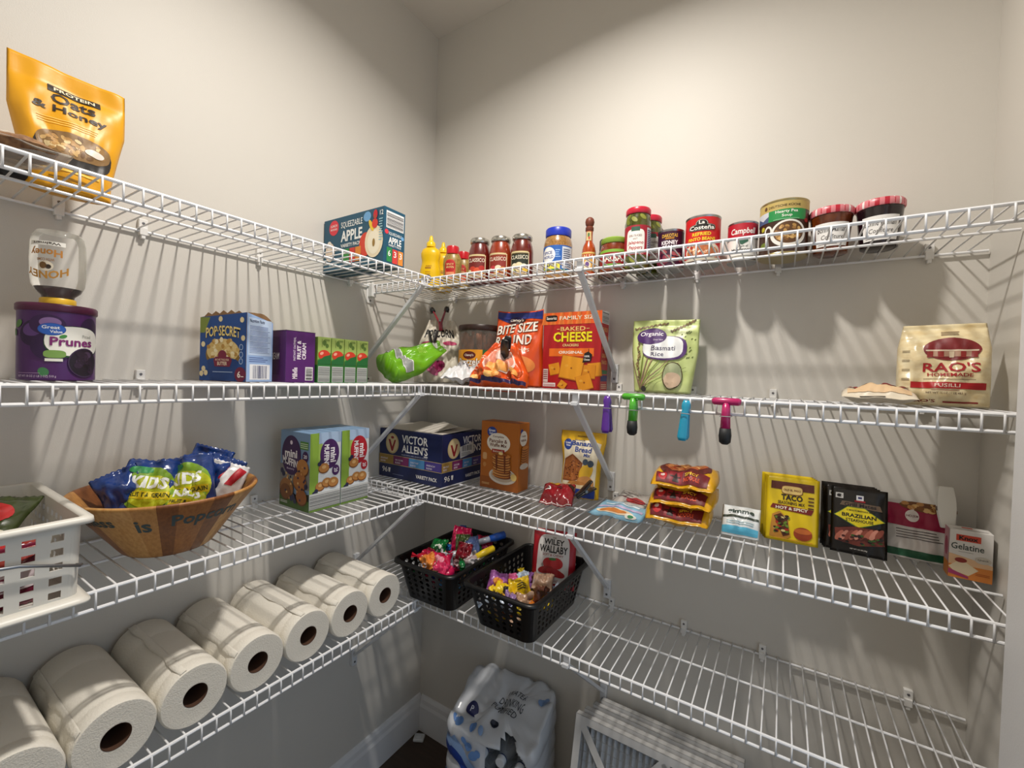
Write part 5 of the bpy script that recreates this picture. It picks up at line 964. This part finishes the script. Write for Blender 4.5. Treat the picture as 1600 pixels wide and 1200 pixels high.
foil('foil_candy', 'magenta foil packet at the back right of the heap', 'a8123c', .06, .06, .03, (.405, -.125, ZD + .105), (math.radians(-45), .2, .7), 105)
foil('foil_candy', 'dark red foil packet at the right of the heap', '7a1020', .05, .07, .025, (.405, -.255, ZD + .105), (math.radians(-20), .2, .5), 106)
foil('foil_candy', 'crinkled silver and navy packet in the heap', '4a5a84', .055, .08, .025, (.418, -.2, ZD + .105), (math.radians(-35), -.3, .5), 107, lambda p, w, h: p.rect(-w * .3, h * .1, w * .3, h * .3, 'e8e0e4'))
def tubey(label, a, b, r, hx, cap, capq):
    A = Vector(a); B = Vector(b); t = thing('candy_tube', label, 'candy'); t.location = A; d = B - A
    G().tube([(0, 0, 0), d * .5, d * (1 - capq)], [r * .9, r, r], 12).obj('clear_tube', mat(hx, .2, coat=.5, var=.4, vs=60), t, smooth=True)
    G().tube([d * (1 - capq), d * (1 - capq * .6), d * .98, d], [r * 1.05, r * 1.3, r * 1.2, r * .6], 12).obj('cap', mat(cap, .35), t, smooth=True)
tubey('clear candy tube with blue cap lying over the heap', (.36, -.175, ZD + .13), (.455, -.06, ZD + .16), .011, 'b4bccc', '1f54b4', .4)
tubey('candy tube with yellow cap leaning at the right rim', (.415, -.285, ZD + .112), (.478, -.165, ZD + .15), .009, 'c8b0b0', 'e0c020', .5)
t = thing('blue_wrapper_strip', 'flat blue wrapper strip sticking up from the candy basket', 'wrapper', (.285, -.09, ZD + .1), (.1, .0, .5))
g = G(); g.grid([[(-.011 + .022 * i / 2, .004 * math.sin(j * .9), .07 * j / 5) for i in range(3)] for j in range(6)]); g.obj('strip', mat('1a3f8c', .3), t, smooth=True, solid=.002)
t = thing('orange_stick', 'small orange stick poking out of the candy basket', 'stick', (.352, -.175, ZD + .12), (.0, .2, 0)); G().tube([(0, 0, 0), (.004, 0, .03), (.006, 0, .045)], [.004, .0045, .003], 8).obj('stick_body', mat('d8742a', .4), t, smooth=True)
sp = [(-.06, -.1, 'b0183c', 'crimson'), (-.035, -.06, 'd8d4dc', 'silvery'), (.055, -.11, 'd03060', 'rose pink'), (.02, -.05, 'c8cede', 'pale silver'), (-.055, .02, '2a78c0', 'sky blue'), (.065, -.03, 'e6dfe2', 'white'), (.02, .07, '8a1a48', 'plum'), (-.04, .09, '1a7a44', 'emerald'), (-.01, -.125, 'e08a3a', 'orange'), (.06, .05, 'c02040', 'scarlet')]
for i, (a, b, c, n) in enumerate(sp): snack('crumpled_wrapper', n + ' crumpled candy wrapper on top of the mixed candy heap', c, .05, .052, .028, (b1[0] + a, b1[1] + b, ZD + .098), (math.radians(-40 - 7 * (i % 4)), .3 * math.sin(i * 2.1), i * .9), 140 + i, 'crumpled wrappers on the mixed candy heap', None, 'wrapper', amp=.016, cr=1.2, seal=.14)
cB = [('d8b818', '2a1c10'), ('e0c41c', None), ('8a5a9c', None), ('6a4a34', None), ('c8a890', None), ('d87a2a', None), ('b8c4d4', None)]
nB = ['yellow and black candy', 'plain yellow candy', 'lilac candy', 'brown toffee candy', 'beige candy', 'orange candy', 'pale blue candy']
heap((b2[0] - .0, b2[1] - .045), 62, cB, nB, 'of the licorice basket', .062, .11, .018, .085, seed=8)
foil('foil_candy', 'bright yellow crumpled wrapper at the front of the second basket', 'e0c018', .06, .06, .025, (.625, -.335, ZD + .082), (math.radians(-62), .1, .4), 111, lambda p, w, h: p.ell(.004, h * .5, .008, .012, '1c1a14'))
foil('foil_candy', 'yellow wrapper with black marks in the second basket', 'd8b414', .065, .055, .025, (.66, -.28, ZD + .085), (math.radians(-50), 0, .9), 112, lambda p, w, h: p.lines(-w * .2, h * .3, w * .2, h * .6, 3, '2a2410', .4))
foil('foil_candy', 'purple and orange wrapper at the left of the second basket', '9a5a9c', .06, .06, .03, (.585, -.31, ZD + .085), (math.radians(-40), .2, .5), 113, lambda p, w, h: p.ell(0, h * .5, w * .25, h * .2, 'd88a3a'))
foil('foil_candy', 'beige wafer wrapper near the licorice pouch', 'b09078', .065, .06, .03, (.69, -.215, ZD + .085), (math.radians(-55), 0, .3), 114)
sp = [(-.05, -.135, 'e8c82a', 'lemon yellow'), (.03, -.14, '8a6a9c', 'mauve'), (.06, -.1, 'a88468', 'tan'), (-.01, -.09, 'd8a83a', 'gold'), (.05, -.045, '6a4030', 'chocolate brown'), (-.06, -.05, 'c85a8a', 'pink'), (-.02, -.02, 'b8c8d8', 'icy blue'), (.0, -.125, '3a2a1c', 'black')]
for i, (a, b, c, n) in enumerate(sp): snack('crumpled_wrapper', n + ' crumpled candy wrapper beside the licorice pouch', c, .046, .05, .026, (b2[0] + a, b2[1] + b, ZD + .078), (math.radians(-45 - 6 * (i % 4)), .3 * math.sin(i * 1.7), i * 1.1), 160 + i, 'crumpled wrappers beside the licorice pouch', None, 'wrapper', amp=.016, cr=1.2, seal=.14)
t = thing('licorice_pouch', 'red licorice pouch standing in the black basket', 'pouch', (.683, -.128, ZD + .06), (math.radians(-9), 0, .25))
s = bag(t, .142, .178, .045, mat('a81826', .35, bump=.08, bs=40), kind='gusset', seed=121, amp=.003, cr=.15, seal=.1)
p = Pr(s, .0036, .0007, .0003); p.ell(-.0, .09, .052, .072, 'd4d0cc', 30, 5).text('THE', -.006, .15, .012, .005, '3a3434', .01).text('WILEY', -.034, .132, .068, .017, '1a1616', .03).text('WALLABY', -.046, .108, .092, .022, '1a1616', .03).text('SOFT & CHEWY', -.034, .098, .068, .007, '8a2028', .01).ell(-.012, .076, .02, .017, 'a81c20').ell(.014, .078, .02, .017, 'b8242a').ell(-.02, .056, .026, .011, '8c1418', rot=.2).ell(.012, .05, .03, .012, '9c181e', rot=-.2).ell(.0, .09, .012, .004, '3a6a2a').ell(-.032, .07, .003, .005, '8a8480').text('CLASSIC', -.022, .022, .044, .007, '8a2028', .01); p.obj('front_print', t)

# ================================================================ FLOOR
# water bottle pack standing on end
t = thing('water_pack', 'shrink-wrapped pack of water bottles on the floor, torn open', 'bottles', (.522, -.148, 0), .12)
w, d, h = .32, .235, .36
def ztop(x, y): return h + .085 * (y + d / 2) / d + .014 * abs(math.sin(x / .064 * PI)) + .008 * abs(math.sin(y / .06 * PI)) + .008 * fbm(x * 16, y * 16, 2)
def film(u, v):  # film round the pack: u = turn 0..1, v = height 0..1
    a = 2 * PI * u; c, s_ = math.cos(a), math.sin(a); p_ = 6
    x = w / 2 * math.copysign(abs(c) ** (2 / p_), c); y = d / 2 * math.copysign(abs(s_) ** (2 / p_), s_)
    k = 1 - .05 * max(0, (v - .9) / .1) ** 2; z = ztop(x * k, y * k) * v
    bulge = 1 + .03 * abs(math.sin(z / .068 * PI)) + .018 * fbm(x * 14, y * 14, z * 14) + .012 * abs(math.sin(x / .064 * PI))
    return Vector((x * k * bulge, y * k * bulge, z))
NU, NV = 200, 84; g = G(); R_ = [[film(i / NU, j / NV) for i in range(NU)] for j in range(NV + 1)]
rim_ = R_[-1]; ring_ = []
for q in (.93, .8, .6, .4, .2, .02): ring_.append([Vector((p_.x * q, p_.y * q, ztop(p_.x * q, p_.y * q))) for p_ in rim_])
R_ += ring_
def inhole(c): return (((c.x - .075) / .068) ** 2 + ((c.z - .315) / .075) ** 2 < 1 and c.y < -.03)
g.grid(R_, 0, wrap=True); g.f = [f for f in g.f if not inhole(sum((Vector(g.v[i]) for i in f), Vector()) / len(f))]; g.m = [0] * len(g.f)
g.obj('printed_film', mat('c6cad0', .22, bump=.15, bs=35), t, smooth=True, solid=.0006)
def fsurf(u, v, o):
    a = max(-1, min(1, u / (w / 2))); c = math.copysign(abs(a) ** 3, a); uu = (2 * PI - math.acos(max(-1, min(1, c)))) / (2 * PI)
    return film(uu, min(1, v / h)) + Vector((0, -o * 2 - .0012, 0))
p = Pr(fsurf, .007, .0015, .0005)
p.poly([(-.15, .30), (-.12, .312), (-.08, .29), (-.05, .255), (-.02, .24), (-.018, .215), (-.05, .22), (-.085, .255), (-.12, .28), (-.15, .275)], '14388c').poly([(-.15, .325), (-.11, .345), (-.07, .312), (-.045, .285), (-.02, .272), (-.02, .24), (-.05, .255), (-.08, .29), (-.12, .312), (-.15, .30)], '7a98c4')
for a, b, r in ((-.06, .335, .012), (-.04, .312, .014), (-.075, .345, .008), (-.025, .325, .01), (-.135, .19, .02), (-.12, .155, .016), (-.1, .14, .02), (-.14, .13, .018), (-.09, .18, .008)): p.ell(a, b, r, r * 1.2, '5a80b8', 16, rot=a * 30).lay -= 1
p.lay += 2; p.ell(-.035, .242, .019, .019, 'c8ccd8').ell(-.035, .242, .017, .017, '121830').text('P', -.041, .233, .012, .018, 'e6e8ee', .02).text('PURIFIED', -.085, .222, .045, .009, '2a2e38', 0).text('DRINKING', -.085, .180, .12, .032, '23262e', .0).text('WATER', -.085, .138, .1, .032, '23262e', .0)
p.poly([(.03, .2), (.075, .215), (.12, .19), (.125, .12), (.05, .1), (.0, .15)], '7a9cc8').poly([(.05, .19), (.09, .2), (.115, .17), (.07, .14)], 'c4d0e0'); p.obj('film_print', t)
p = Pr(lambda u, v, o: (u, v, ztop(u, v) + o * 2 + .002), .007, .0015, .0005)
TS = p.surf
p.ell(-.09, -.05, .022, .02, '141c50').text('P', -.095, -.058, .010, .015, 'c8ccd8', .01); p.obj('round_badge', t)
for wd, a, b, ww in (('PURIFIED', -.03, -.03, .085), ('DRINKING', -.015, .0, .085), ('WATER', .0, .03, .07)): Pr(TS, .007, .0015).text(wd, a, b, ww, .02, '2a2e38', 0, .3).obj('printed_word', t)
for a, b, r, c in ((-.13, -.09, .012, '5a80b8'), (-.11, -.1, .016, '5a80b8'), (-.06, -.095, .014, '5a80b8'), (-.03, -.1, .012, '7a98c4'), (.13, .05, .02, '7a98c4'), (0, -.06, .015, '141c30')): Pr(TS, .007, .0015).ell(a, b, r, r * .7, c, 14, rot=a * 30).obj('printed_drop', t)
CLR = glassy('cfd8e2', .22, .06, 'bottle_plastic'); CAPW = mat('dfe4ea', .35); base = None
for i, (x, z) in enumerate(((.045, .25), (.11, .25), (.045, .318), (.11, .318), (-.02, .318), (-.02, .25))):
    b = G().lathe([(.028, 0), (.0315, .006), (.0315, .12), (.03, .14), (.018, .165), (.0125, .176), (.0125, .182)], 24).obj('bottle', CLR, t, autos=True); b.matrix_local = Matrix.Translation((x, .092, z)) @ Matrix.Rotation(PI / 2, 4, 'X')
    G().lathe([(.0155, .18), (.0155, .196), (.0145, .198), (0, .198)], 24).obj('bottle_cap', CAPW, b, autos=True); G().lathe([(.0158, .178), (.0158, .1815)], 24, capb=False, capt=False).obj('cap_ring', mat('1a2c6a', .4), b)
# air filters leaning on the wall
FR = mat('c9c8c6', .7, var=.05, vs=10); MEDIA = mat('b4b9be', .85, var=.3, vs=24, bump=.4, bs=90); MESHW = mat('a8aaac', .4, .6)
def air_filter(label, x, y, lean, dz=0):
    t = thing('air_filter', label, 'air filter', (x, y, 0.001), (math.radians(-lean), 0, 0), 'stacked air filters'); W_, H_, T_ = .41, .512, .022; e = .022; g = G()
    for sg in (0, 1):
        y0, y1 = (0, .0012) if sg == 0 else (T_ - .0012, T_)
        g.box(0, W_, y0, y1, 0, e); g.box(0, W_, y0, y1, H_ - e, H_); g.box(0, e, y0, y1, e, H_ - e); g.box(W_ - e, W_, y0, y1, e, H_ - e)
    g.box(0, W_, 0, T_, 0, .0015); g.box(0, W_, 0, T_, H_ - .0015, H_); g.box(0, .0015, 0, T_, 0, H_); g.box(W_ - .0015, W_, 0, T_, 0, H_); g.obj('cardboard_frame', FR, t)
    def bar(a, b, wd=.011):
        A = Vector((a[0], 0, a[1])); B = Vector((b[0], 0, b[1])); n = (B - A).normalized(); s_ = Vector((-n.z, 0, n.x)) * wd; V = [A - s_, B - s_, B + s_, A + s_]; V = [v + Vector((0, .0002, 0)) for v in V] + [v + Vector((0, .0014, 0)) for v in V]
        G().add(V, [(0, 1, 2, 3), (4, 7, 6, 5), (0, 4, 5, 1), (1, 5, 6, 2), (2, 6, 7, 3), (3, 7, 4, 0)]).obj('diagonal_strut', FR, t)
    n = 3; sx = (W_ - 2 * e) / n; sz = (H_ - 2 * e) / n
    for i in range(n):
        for j in range(n):
            x0, z0 = e + i * sx, e + j * sz
            if (i + j) % 2 == 0: bar((x0, z0 + sz), (x0 + sx, z0))
            else: bar((x0, z0), (x0 + sx, z0 + sz))
    k = 44; V = []
    for i in range(k + 1):
        xx = e * .3 + (W_ - e * .6) * i / k; yy = .004 if i % 2 else .017; V += [(xx, yy, e * .3), (xx, yy, H_ - e * .3)]
    G().add(V, [(2 * i, 2 * i + 2, 2 * i + 3, 2 * i + 1) for i in range(k)]).obj('pleated_media', MEDIA, t)
    g = G()
    for i in range(1, 22): g.box(e * .5, W_ - e * .5, .0022, .0028, H_ * i / 22 - .0004, H_ * i / 22 + .0004)
    o = g.obj('wire_mesh', MESHW, t); o['kind'] = 'stuff'
    return t
for i in range(4):
    air_filter(('frontmost white pleated air filter leaning on the wall', 'second air filter behind the front one', 'third air filter in the leaning stack', 'air filter against the wall at the back of the stack')[i], .786 + .015 * i, -.245 + .032 * i, 12)
# small white pad on the floor in the corner
t = thing('door_stop_pad', 'small white plastic pad on the floor in the corner', 'pad', (.05, -.05, 0), .5)
G().box(-.022, .022, -.018, .018, 0, .012).obj('pad_base', mat('d6dade', .4), t, bev=.004); G().box(-.012, .012, -.009, .009, .011, .017).obj('raised_top', mat('cfd4d8', .4), t, bev=.003)
